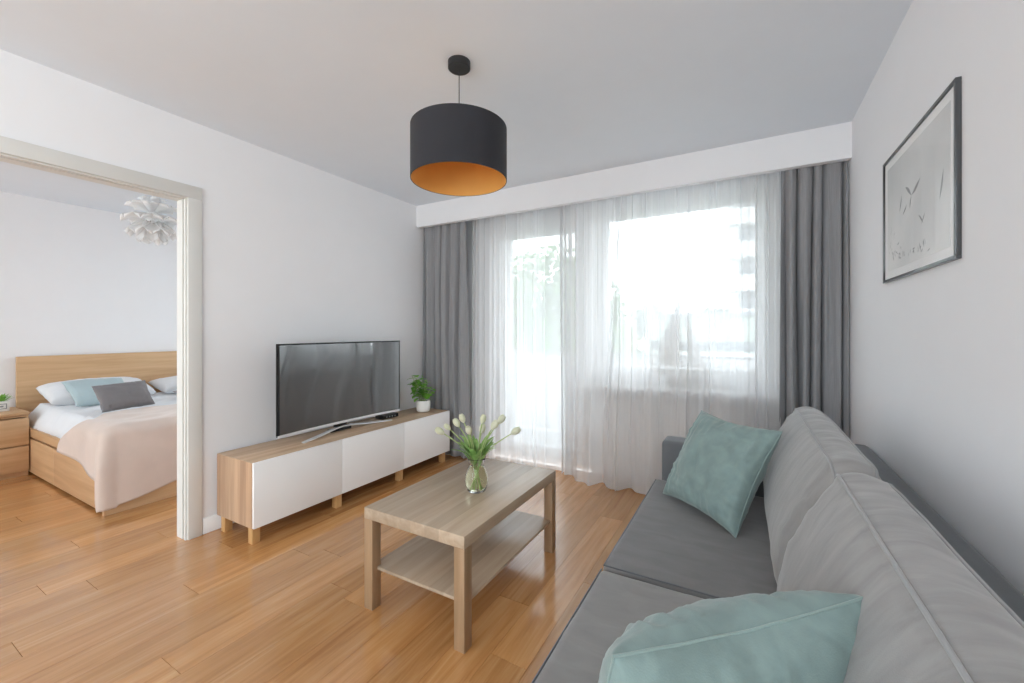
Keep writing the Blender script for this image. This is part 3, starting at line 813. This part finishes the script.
for a in (-.38, .45):
    for b in (.3, 2.5): box('leg', a-sx, a+.045-sx, b-sy, b+.045-sy, 0, .10, M['black_metal'], sf, .003)
# back cushions: profile swept along the wall
PROF = [(.095, .425), (.072, .50), (.078, .57), (.100, .65), (.135, .73), (.172, .80), (.200, .84), (.213, .855), (.235, .864), (.265, .868), (.296, .862), (.316, .850), (.345, .80), (.368, .72), (.381, .62), (.382, .52), (.378, .425)]
def back_cushion(a, b, seed):
    bm = bmesh.new(); c = Vector((.25, .64)); L_ = b-a; rr = .07; ny = 60
    dense = []
    m = len(PROF)
    for k in range(m-1):
        for q in range(4):
            t = q/4; p0 = Vector(PROF[max(k-1, 0)]); p1 = Vector(PROF[k]); p2 = Vector(PROF[k+1]); p3 = Vector(PROF[min(k+2, m-1)])
            dense.append(.5*((2*p1)+(p2-p0)*t+(2*p0-5*p1+4*p2-p3)*t*t+(3*p1-p0-3*p2+p3)*t**3))
    dense.append(Vector(PROF[-1]))
    for q in range(1, 10): dense.append(Vector(PROF[-1]).lerp(Vector(PROF[0]), q/10))
    nv = len(dense)
    def st(y, k):
        e = min(y, L_-y)
        s = 1-(1-min(1, e/rr))**2.4*.22
        p = dense[k]; bulge = math.sin(math.pi*y/L_)**.5
        q = c+(p-c)*s
        wob = 0
        if p.y < .84: wob = .011*(bulge-.7)*(1 if p.x < .25 else .3)
        wr_ = .0045*ns(y*3+seed, q.y*9, 1)+.003*ns(y*5+seed, q.y*30+y*9, 4)*(1-min(1, e/.35))*2.2
        top = 1 if p.y > .84 else 0
        dirn = (q-c).normalized()
        q = q+dirn*(wob+wr_)
        if top and .22 < p.x < .31: q.y += .006*ns(y*16+seed, p.x*14, 9)
        return Vector((q.x-sx, a+y-sy, q.y))
    ys = [L_*(.5-.5*math.cos(math.pi*i/ny))*.45+L_*i/ny*.55 for i in range(ny+1)]
    rows = [[bm.verts.new(st(y, k)) for k in range(nv)] for y in ys]
    for r0, r1 in zip(rows, rows[1:]):
        for k in range(nv): bm.faces.new((r0[k], r1[k], r1[(k+1) % nv], r0[(k+1) % nv]))
    # domed ends, puffed a little outward
    for row, sg in ((rows[0], -1), (rows[-1], 1)):
        prev = row; cen = sum((v.co for v in row), Vector())/nv
        for q in range(1, 6):
            t = q/6; cur = [bm.verts.new(v.co.lerp(cen, t)+Vector((0, sg*.022*math.sin(t*math.pi/2), 0))) for v in row]
            for k in range(nv):
                f_ = (prev[k], prev[(k+1) % nv], cur[(k+1) % nv], cur[k]); bm.faces.new(f_ if sg > 0 else f_[::-1])
            prev = cur
        cv = bm.verts.new(cen+Vector((0, sg*.022, 0)))
        for k in range(nv): bm.faces.new((prev[k], prev[(k+1) % nv], cv))
    o = finish('back_cushion', bm, M['sofa'], sf, smooth='all')
    for pi in (7, 11):
        k = pi*4; pts = [st(y, k)+Vector((-.001 if pi == 7 else .001, 0, .0015)) for y in ys]
        def down(yend, rng): return [st(yend, kk) for kk in rng]
        if pi == 7: pts = down(0, range(4, k))+pts+down(L_, range(k-1, 4, -1))
        else: pts = down(0, range(k+26, k, -1))+pts+down(L_, range(k+1, k+26))
        tube('piping', pts, .0038, M['piping'], o, 8)
    return o
back_cushion(1.455, 2.56, 1.3)
back_cushion(.36, 1.435, 6.1)

# scatter cushions on the sofa
a30 = R(30)
cushion('cushion', 'sea green velvet cushion leaning at the far end of the grey sofa', 'cushion', (-.365, 2.185, .424), (.707, -.707, 0), (.707*math.sin(a30), .707*math.sin(a30), math.cos(a30)),
        .465, .465, .20, M['teal'], M['teal_pipe'], 'green sofa cushions', 2.2, wr=1.9, ear=.10)
cushion('cushion', 'sea green velvet cushion standing on the nearest sofa seat', 'cushion', (-.262, .660, .424), (.707, .707, 0), (.222, -.289, .931),
        .47, .40, .22, M['teal'], M['teal_pipe'], 'green sofa cushions', 5.5, wr=1.5, ear=.07)

# ------------------------------------------------------------------ picture on the right wall
def picture_mat():
    m, nt, b = new_mat('grey_sky_print')
    v = coords(nt, (1, 1, 1)); sp = N(nt, 'ShaderNodeSeparateXYZ'); nt.links.new(v, sp.inputs[0])
    n = N(nt, 'ShaderNodeTexNoise', Scale=3.0, Detail=4.0); nt.links.new(v, n.inputs['Vector'])
    ad = N(nt, 'ShaderNodeMath', operation='MULTIPLY_ADD'); ad.inputs[1].default_value = .9; nt.links.new(sp.outputs['Z'], ad.inputs[0]); nt.links.new(n.outputs['Fac'], ad.inputs[2])
    nt.links.new(ramp(nt, ad.outputs[0], [(.15, srgb('#f0f0ef')), (.5, srgb('#e2e3e3')), (.85, srgb('#d0d2d2'))]), b.inputs['Base Color'])
    b.inputs['Roughness'].default_value = .7
    return m
pf = thing('framed_picture', 'dark framed pale grey print with leaf shapes on the right wall', 'picture', (XR, 2.077, 1.718))
FW, FH = .373, .267
T_ = .0145
boxes('frame', [(-T_, 0, -FW, FW, FH-.012, FH), (-T_, 0, -FW, FW, -FH, -FH+.012), (-T_, 0, -FW, -FW+.012, -FH+.012, FH-.012), (-T_, 0, FW-.012, FW, -FH+.012, FH-.012)], M['frame_dark'], pf, bev=.0015)
box('mount', -.008, -.001, -FW+.012, FW-.012, -FH+.012, FH-.012, M['mount'], pf)
pr = box('print', -.0088, -.0081, -FW+.05, FW-.05, -FH+.045, FH-.045, picture_mat(), pf)
def motif(bm, cy, cz, ln, ang, wd):
    d = Vector((0, math.cos(ang), math.sin(ang))); s = Vector((0, -math.sin(ang), math.cos(ang))); pts = []
    n = 8
    top = [d*(ln*i/n)+s*(wd*math.sin(math.pi*i/n)) for i in range(n+1)]; bot = [d*(ln*i/n)-s*(wd*.4*math.sin(math.pi*i/n)) for i in range(n-1, 0, -1)]
    vs = [bm.verts.new(Vector((-.0091, cy, cz))+p) for p in top+bot]; bm.faces.new(vs)
bm = bmesh.new(); rr = random.Random(3)
# hovering leaf blades upper left, small flecks and reeds below (y grows to the left in view)
for (cy, cz, ln, an, wd) in [(.02, .03, .10, 2.75, .012), (.02, .03, .085, .65, .011), (.02, .03, .05, -1.2, .008), (.16, -.0, .07, 2.0, .009), (.12, -.02, .06, 2.6, .007), (-.24, -.06, .10, 1.9, .010), (-.1, -.1, .06, .7, .006), (-.08, -.1, .05, 2.4, .005)]:
    motif(bm, cy, cz, ln, an, wd)
for i in range(34):
    t = rr.random(); motif(bm, .30-t*.42-rr.random()*.05, -.215+abs(rr.gauss(0, .03))+.03*(1-t), rr.uniform(.012, .03), rr.uniform(0, 3.1), rr.uniform(.002, .005))
for i in range(12): motif(bm, .29-rr.random()*.06, -.16+rr.random()*.12, rr.uniform(.01, .02), rr.uniform(0, 3.1), .002)
finish('leaf_motif', bm, plain('printed_grey_ink', '#8c8e8f', .4, bumpk=0), pr, recalc=False)
m_, nt_, b_ = new_mat('picture_glazing')
pgm = pane_mat(); pgm.name = 'picture_glazing'
for n_ in pgm.node_tree.nodes:
    if n_.type == 'MATH' and n_.operation == 'MULTIPLY_ADD': n_.inputs[1].default_value = .12; n_.inputs[2].default_value = .01
    if n_.type == 'BSDF_TRANSPARENT': n_.inputs[0].default_value = (1, 1, 1, 1)
box('glazing', -.0125, -.0115, -FW+.012, FW-.012, -FH+.012, FH-.012, pgm, pf)

# ------------------------------------------------------------------ bedroom: bed
bd = thing('bed', 'birch veneer double bed frame with headboard and side drawers', 'bed', (-4.77, 1.95, 0))
bx0, bx1, by0, by1 = BX+.018, -3.725, 1.070, 2.83
lbox('headboard', bd, bx0, bx0+.04, by0, by1, 0, 1.0, M['bed'], .002)
for s_, (ya, yb) in ((0, (by0, by0+.03)), (1, (by1-.03, by1))):
    lbox('side_rail', bd, bx0+.04, bx1-.03, ya, yb+.03 if s_ == 0 else yb, .325, .395, M['bed_x'], .002)
    lbox('plinth', bd, bx0+.04, bx1-.06, ya+.05 if s_ == 0 else ya-.05, yb+.05 if s_ == 0 else yb-.05, 0, .325, M['dark_gap'])  # black inner block: shade of the gap around the drawers, painted in
    xm = (bx0+.04+bx1-.03)/2
    for (xa, xb) in ((bx0+.09, xm-.002), (xm+.002, bx1-.032)):
        lbox('drawer', bd, xa, xb, ya, yb, .022, .308, M['bed_x'], .002)
lbox('footboard', bd, bx1-.03, bx1, by0, by1, 0.0, .395, M['bed'], .002)
lbox('slat_base', bd, bx0+.04, bx1-.03, by0+.08, by1-.04, .28, .30, M['bed_x'])
mt = soft_box('mattress', (bx0+.045, by0+.065, .301), (bx1-.035, by1-.04, .50), .04, M['linen'], None, .06)
tag(mt, 'white sheeted mattress on the birch bed', 'mattress')
# rumpled white duvet over the mattress
def duvet(u, v):
    x = -5.66+(1.92)*u; y = by0+.022+(by1-by0-.04)*v
    ed = min(1, min(v, 1-v)/.05); eu = min(1, min(u, 1-u)/.05)
    ed = math.sqrt(max(0, 1-(1-ed)**2)); eu = math.sqrt(max(0, 1-(1-eu)**2))
    z = .505+.055*min(ed, eu)
    z += (.020*ns(x*4, y*4, 3)+.020*ns(x*9, y*5, 5)+.016*ns(x*18+y*6, y*9, 8))*min(ed, eu)
    if v < .05: z -= .12*(1-v/.05)
    y += .012*ns(x*7, 0, 2)*(1-min(1, v/.1))
    return (x, y, z)
dv = grid_sheet('duvet', duvet, 80, 80, M['linen'], None, .012); tag(dv, 'rumpled white duvet covering the bed under the blush blanket', 'duvet')

def blanket():
    bm = bmesh.new(); nu, nv = 90, 90
    fe, le = bx1+.008, by0+.0       # foot and left edge it folds over
    top = .585; vs = []
    for i in range(nu+1):
        row = []
        for j in range(nv+1):
            b = (j/nv)
            blo = -.30-.17*(i/nu)**1.3           # left hem drops lower towards the foot
            b = blo+(1.80-blo)*b
            a0 = -.64-.10*max(0, min(1, -b/.3))+.02*math.sin(b*4)+.24*math.exp(-((b+.02)/.13)**2)
            a1 = .56-.17*min(.42, max(0, b))-.10*math.exp(-((b+.47)/.12)**2)
            a = a0+(a1-a0)*(i/nu)
            ax = max(0, a); by = max(0, -b)
            r = .07
            def fold(s, rad=r):       # arclength over a rounded edge -> (outward, drop)
                if s <= 0: return s, 0
                if s < rad*math.pi/2: return rad*math.sin(s/rad), rad*(1-math.cos(s/rad))
                return rad, rad+s-rad*math.pi/2
            F = lambda bb, aa: (.022*math.sin(bb*9+.6+.5*math.sin(bb*5))+.014)*min(1, aa/.3)
            S_ = lambda aa, bb: (.014*math.sin(aa*9+2)+.010)*min(1, bb/.2)
            if a > 0 and b < 0:
                s = math.hypot(a, b); ph = math.atan2(-b, a); o, d = fold(s); q = ph/(math.pi/2)
                o += F(0, s)*(1-q)+S_(0, s)*q+.035*math.sin(math.pi*q)*min(1, s/.3)-.012*math.sin(3*math.pi*q)*min(1, s/.3)
                x = fe-r+o*math.cos(ph)*1.0; y = le+r-o*math.sin(ph); z = top-d
            else:
                ox, dx = fold(a); oy, dy = fold(-b)
                x = fe-r+ox; y = le+r-oy; z = top-dx-dy
                if a > 0: x += F(b, a)
                elif b < 0: y -= S_(a, by)
            if ax == 0 and by == 0: z += .010*ns(x*5, y*5, 3)+.007*ns(x*11, y*6, 6)
            row.append(bm.verts.new((x, y, max(z, .05))))
        vs.append(row)
    for i in range(nu):
        for j in range(nv): bm.faces.new((vs[i][j], vs[i+1][j], vs[i+1][j+1], vs[i][j+1]))
    o = finish('blanket', bm, M['blanket'], None, smooth='all', recalc=False)
    md = o.modifiers.new('thickness', 'SOLIDIFY'); md.thickness = .008; md.offset = 1
    return tag(o, 'pale blush blanket spread over the foot of the bed, draping down its corner', 'blanket')
blanket()
cushion('pillow', 'white bed pillow on the left side of the bed against the headboard', 'pillow', (-5.26, 1.17, .61), (0, 1, 0), (-.92, 0, .20), .74, .46, .20, M['linen'], None, 'bed pillows', 3.3, 36, .03, pw=.33)
cushion('pillow', 'white bed pillow on the right side of the bed, partly behind the doorway', 'pillow', (-5.30, 2.0, .60), (0, 1, 0), (-.92, 0, .16), .74, .42, .17, M['linen'], None, 'bed pillows', 6.3, 36, .03, pw=.33)
cushion('cushion', 'pale aqua cushion leaning on the left white bed pillow', 'cushion', (-4.92, 1.24, .60), (-.10, 1, -.02), (-.66, .20, .42), .42, .34, .14, M['aqua'], None, 'bed cushions', 4.1, 36, .07)
cushion('cushion', 'mid grey cushion in front of the pale aqua one on the bed', 'cushion', (-4.42, 1.255, .592), (-.12, 1, .03), (-.42, -.04, .62), .36, .245, .13, M['grey_cush'], None, 'bed cushions', 9.1, 36, .07)
cushion('cushion', 'pale aqua cushion at the right of the bed beside the door jamb', 'cushion', (-4.98, 2.20, .62), (0, 1, 0), (-.7, 0, .36), .42, .32, .13, M['aqua'], None, 'bed cushions', 7.1, 30, .07)
cushion('cushion', 'grey cushion lying low at the right of the bed by the door jamb', 'cushion', (-4.60, 1.92, .60), (-.1, 1, 0), (-.95, 0, .15), .44, .28, .09, M['grey_cush'], None, 'bed cushions', 2.1, 30, .07)

# nightstand
nsd = thing('nightstand', 'birch veneer bedside chest with two drawers left of the bed', 'nightstand', (-5.59, .86, 0))
nx0, nx1, ny0, ny1 = BX+.018, -5.35, .665, 1.062
lbox('top', nsd, nx0, nx1, ny0, ny1, .522, .545, M['bed'], .002)
lboxes('carcass', nsd, [(nx0, nx1-.024, ny0, ny0+.016, 0, .522), (nx0, nx1-.024, ny1-.016, ny1, 0, .522), (nx0+.3, nx1-.026, ny0+.016, ny1-.016, .5, .515), (nx0+.3, nx1-.026, ny0+.016, ny1-.016, .25, .275), (nx0, nx0+.01, ny0+.016, ny1-.016, .05, .522), (nx0, nx1-.04, ny0+.016, ny1-.016, .05, .066)], M['bed'], .001)
lbox('plinth', nsd, nx1-.045, nx1-.03, ny0+.016, ny1-.016, 0, .055, M['bed'])
for (za, zb) in ((.045, .255), (.268, .495)):
    lbox('drawer', nsd, nx1-.022, nx1-.002, ny0, ny1, za, zb, M['bed'], .002)
# small plant on it
sp_ = thing('succulent_pot', 'small green succulent in a white patterned square pot on the nightstand', 'plant', (-5.60, .945, .545))
box('pot', -.045, .045, -.045, .045, 0, .085, M['pot'], sp_, .004)
boxes('pot_pattern', [(.045, .0462, -.03, .03, .06, .066), (.045, .0462, -.03, .03, .02, .026), (.045, .0462, -.03, -.024, .026, .06), (.045, .0462, .024, .03, .026, .06), (.045, .0462, -.010, .010, .036, .050)], M['grey_metal'], sp_)
bm = bmesh.new()
for i in range(34):
    a = i*2.4; r = .006+.0007*i
    blade(bm, (r*math.cos(a), r*math.sin(a), .083), (math.cos(a), math.sin(a), 1.9-.04*i), (0, 0, 1), .085-.0006*i, .014, .2, 5, .3)
finish('leaves', bm, M['leaf'], sp_, smooth='all', recalc=False)

# lotus lamp
la = thing('petal_pendant_lamp', 'white petal pendant lamp hanging in the bedroom', 'lamp', (-4.6, 1.64, 0))
tube('cord', [(0, 0, HC-.001), (0, 0, 2.28)], .003, M['lotus'], la, 8)
lathe('canopy', [(0, HC), (.05, HC), (.045, HC-.03), (0, HC-.035)], M['lotus'], la)
core = lathe('core', [(0, 2.33), (.03, 2.32), (.05, 2.26), (.05, 2.16), (.03, 2.1), (0, 2.09)], M['lotus'], la)
pme = None
def petal_mesh():
    bm = bmesh.new(); n, m = 9, 6; rows = []
    for i in range(n+1):
        t = i/n; wd = .058*math.sin(math.pi*min(1, t*.86+.12))**.6*(1 if t < .8 else 1-.35*(t-.8)/.2)
        ang = t*1.5; px = .15*math.sin(ang)/1.0; pz = -.11*(1-math.cos(ang))+.05*t*t*1.3
        rows.append([bm.verts.new((px, wd*s, pz-.035*(1-s*s)*0+.03*s*s)) for s in [-1+2*j/m for j in range(m+1)]])
    for a, b in zip(rows, rows[1:]):
        for j in range(m): bm.faces.new((a[j], a[j+1], b[j+1], b[j]))
    bmesh.ops.recalc_face_normals(bm, faces=bm.faces)
    me = bpy.data.meshes.new('petal'); bm.to_mesh(me); bm.free()
    for p in me.polygons: p.use_smooth = True
    me.materials.append(M['lotus']); return me
pme = petal_mesh()
for ring_, (z, tilt, n, s, r0) in enumerate(((2.31, -60, 6, .8, .02), (2.28, -28, 8, 1.05, .03), (2.23, 0, 9, 1.15, .04), (2.18, 28, 9, 1.1, .04), (2.14, 55, 7, .9, .03))):
    for k in range(n):
        o = bpy.data.objects.new('petal', pme); col.objects.link(o); o.parent = la
        a = 2*math.pi*k/n+ring_*.35
        o.location = (r0*math.cos(a), r0*math.sin(a), z); o.rotation_euler = (0, R(tilt), a); o.scale = (s, s, s)
        md = o.modifiers.new('thickness', 'SOLIDIFY'); md.thickness = .0015

# ------------------------------------------------------------------ outside
struct(box('ground', -160, 120, 6.5, 220, -9.3, -9.0, M['ground']), 'ground far below the balcony')
struct(boxes('balcony_floor', [(-4.2, 1.4, YW+.3, 4.95, -.22, -.04)], M['slab']), 'pale concrete balcony floor')
struct(boxes('balcony_ceiling', [(-4.2, 1.4, YW+.3, 4.75, 2.62, 2.8)], M['concrete']), 'underside of the balcony above')
struct(boxes('balcony_parapet', [(-4.2, 1.4, 4.78, 4.84, .0, .93)], M['concrete']), 'white balcony parapet')
ra = thing('balcony_rail', 'grey metal handrail on top of the white balcony parapet', 'railing', (-1.4, 4.81, .93))
box('rail', -2.8, 2.8, -.03, .03, .012, .042, M['grey_metal'], ra, .004)
for i in range(5): box('post', -2.4+1.2*i-.015, -2.4+1.2*i+.015, -.015, .015, 0, .014, M['grey_metal'], ra)

def blob_tree(label, x, y, z0, h, r, mat, seed, leaves=2600, group='trees beyond the balcony', sc_=(1, 1, 1), size=.28):
    t = thing('tree', label, 'tree', (x, y, z0), 0, group); rg = random.Random(seed)
    cz = h-r*sc_[2]
    br = bmesh.new(); add_tube(br, [(0, 0, 0), (.1, 0, cz*.5), (0, .1, cz)], [.035*h, .028*h, .012*h], 10)
    for i in range(9):
        a = i*2.4; add_tube(br, [(0, 0, cz*.55+i*.03*h), (r*.4*math.cos(a), r*.4*math.sin(a), cz*.75+i*.03*h), (r*.7*math.cos(a), r*.7*math.sin(a), cz+r*.1*i-.3*r)], [.012*h, .008*h, .003*h], 6)
    finish('trunk', br, M['bark'], t, smooth=50)
    bm = bmesh.new()
    lumps = [(Vector((0, 0, cz)), r*.75)]
    for i in range(20):
        v = Vector((rg.gauss(0, 1), rg.gauss(0, 1), rg.gauss(0, 1))).normalized()
        lumps.append((Vector((v.x*r*.62*sc_[0], v.y*r*.62*sc_[1], cz+v.z*r*.62*sc_[2])), r*rg.uniform(.28, .45)))
    for i in range(leaves):
        c, rad = rg.choice(lumps); v = Vector((rg.gauss(0, 1), rg.gauss(0, 1), rg.gauss(0, 1))).normalized()*rad*rg.uniform(.6, 1.05)
        p = c+v; q = Vector((rg.gauss(0, 1), rg.gauss(0, 1), rg.gauss(0, 1))).normalized(); s = q.orthogonal().normalized(); u = q.cross(s)
        s *= size*rg.uniform(.6, 1.2); u *= size*rg.uniform(.5, .9)
        bm.faces.new([bm.verts.new(p+s), bm.verts.new(p+u), bm.verts.new(p-s), bm.verts.new(p-u)])
    finish('foliage', bm, mat, t, recalc=False)
    return t
blob_tree('large green leafy tree filling the view through the balcony door', -10.5, 21, -9, 15.2, 5.6, M['tree'], 1, 9000, size=.24)
blob_tree('green tree standing left of the large one beyond the balcony door', -21, 27, -9, 15.5, 5.2, M['tree'], 2, 4500, size=.3)
blob_tree('yellowing tree at the left side of the window view', -10.2, 31, -9, 12.6, 3.2, M['tree2'], 3, 3500, size=.3)
blob_tree('low green tree behind the yellowing one', -12.0, 41, -9, 11.5, 3.6, M['tree'], 4, 2500, size=.35)
for i, x in enumerate((-40, -24, -8, 8)):
    blob_tree(['far round tree at the left end of the skyline row', 'far round tree second in the skyline row', 'far round tree third in the skyline row', 'far round tree at the right end of the skyline row'][i], x, 120+3*i, -9, 15.5+(i % 2), 7, M['tree3'], 20+i, 1200, 'skyline trees', (1.0, 1, .55), .7)

ab = thing('apartment_building', 'pale apartment block with stacked white balconies right of the window view', 'building', (1.6, 41.5, -9))
box('wall', -2.2, 9, 0, 10, 0, 21.5, M['bldg_dark'], ab)
for i in range(7):
    z = 2.2+2.85*i
    box('balcony', -2.9, 5, -1.4, 0, z, z+1.35, M['bldg'], ab)
box('side_wall', -3.0, -2.2, -.2, 10, 0, 21.5, M['bldg'], ab)
box('roof', -3.0, 9, -1.5, 10, 21.5, 21.9, M['bldg'], ab)
lb = thing('office_building', 'long low pale green building with a window band across the view', 'building', (-1, 31, -9))
box('wall', -5.2, 6, 0, 8, 0, 11.2, M['bldg_green'], lb)
boxes('window_band', [(-5.0, 5.8, -.05, 0, 8.9, 9.5)], M['bldg_glass'], lb)
box('roof', -5.4, 6.2, -.3, 8.2, 11.2, 11.45, M['bldg_dark'], lb)
gb = thing('garage_building', 'low flat roofed white building in front of the long green one', 'building', (-3.2, 23, -9))
box('wall', -1.0, 5.5, 0, 5, 0, 8.6, M['bldg'], gb)
box('roof', -1.2, 5.7, -.2, 5.2, 8.6, 8.9, M['slab'], gb)
boxes('window_band', [(-.5, 5.2, -.04, 0, 7.4, 8.0)], M['bldg_glass'], gb)

# ------------------------------------------------------------------ light: overcast daylight
wd = bpy.data.worlds.new('overcast_sky'); sc.world = wd; wd.use_nodes = True; nt = wd.node_tree
bg = nt.nodes['Background']
tc = N(nt, 'ShaderNodeTexCoord'); sp = N(nt, 'ShaderNodeSeparateXYZ'); nt.links.new(tc.outputs['Generated'], sp.inputs[0])
cr = ramp(nt, sp.outputs['Z'], [(.0, (.90, .95, .995, 1)), (.6, (.87, .94, 1.02, 1))])
nt.links.new(cr, bg.inputs['Color']); bg.inputs['Strength'].default_value = WORLD

def portal(x0, x1, z0, z1, y, face):
    l = bpy.data.lights.new('daylight_portal', 'AREA'); l.shape = 'RECTANGLE'; l.size = x1-x0; l.size_y = z1-z0
    l.cycles.is_portal = True
    o = bpy.data.objects.new('daylight_portal', l); col.objects.link(o); o.location = ((x0+x1)/2, y, (z0+z1)/2)
    o.rotation_euler = (R(90) if face > 0 else R(-90), 0, 0)
    if face < 0: o.rotation_euler = (R(-90), 0, 0)
# an area light points along its -Z: rotate +90 about X -> +Y, -90 -> -Y
portal(-2.2, -1.17, 0, 2.32, YW+.29, -1)
portal(-1.17, .19, .8, 2.32, YW+.29, -1)
portal(-4.9, -3.35, .4, 2.3, YW+.29, -1)
portal(-2.75, .45, .4, 2.42, YB-.29, 1)
portal(-5.6, -3.2, .3, 2.4, YB-.29, 1)
l = bpy.data.lights.new('daylight_portal', 'AREA'); l.shape = 'RECTANGLE'; l.size = 2.08; l.size_y = 1.45; l.cycles.is_portal = True
o = bpy.data.objects.new('daylight_portal', l); col.objects.link(o); o.location = (XR+.119, -1.725, 1.34); o.rotation_euler = (0, R(90), 0)

# ------------------------------------------------------------------ camera
cam = bpy.data.cameras.new('camera'); co = bpy.data.objects.new('camera', cam); col.objects.link(co)
co.location = (0, 0, 1.24); co.rotation_euler = (R(90), 0, R(29.46))
cam.sensor_width = 36; cam.sensor_fit = 'HORIZONTAL'; cam.lens = 36*415/1024
cam.shift_y = -11/1024; cam.clip_start = .02; cam.clip_end = 500
sc.camera = co

vs = sc.view_settings; sc.display_settings.display_device = 'sRGB'
vs.view_transform = 'Standard'; vs.look = 'None'; vs.gamma = 1; vs.use_curve_mapping = False; vs.exposure = EXPO
cy = sc.cycles
cy.use_denoising = True; cy.max_bounces = 14; cy.diffuse_bounces = 8; cy.glossy_bounces = 5; cy.transmission_bounces = 8; cy.transparent_max_bounces = 24
cy.sample_clamp_indirect = 8; cy.caustics_refractive = True; cy.blur_glossy = .5
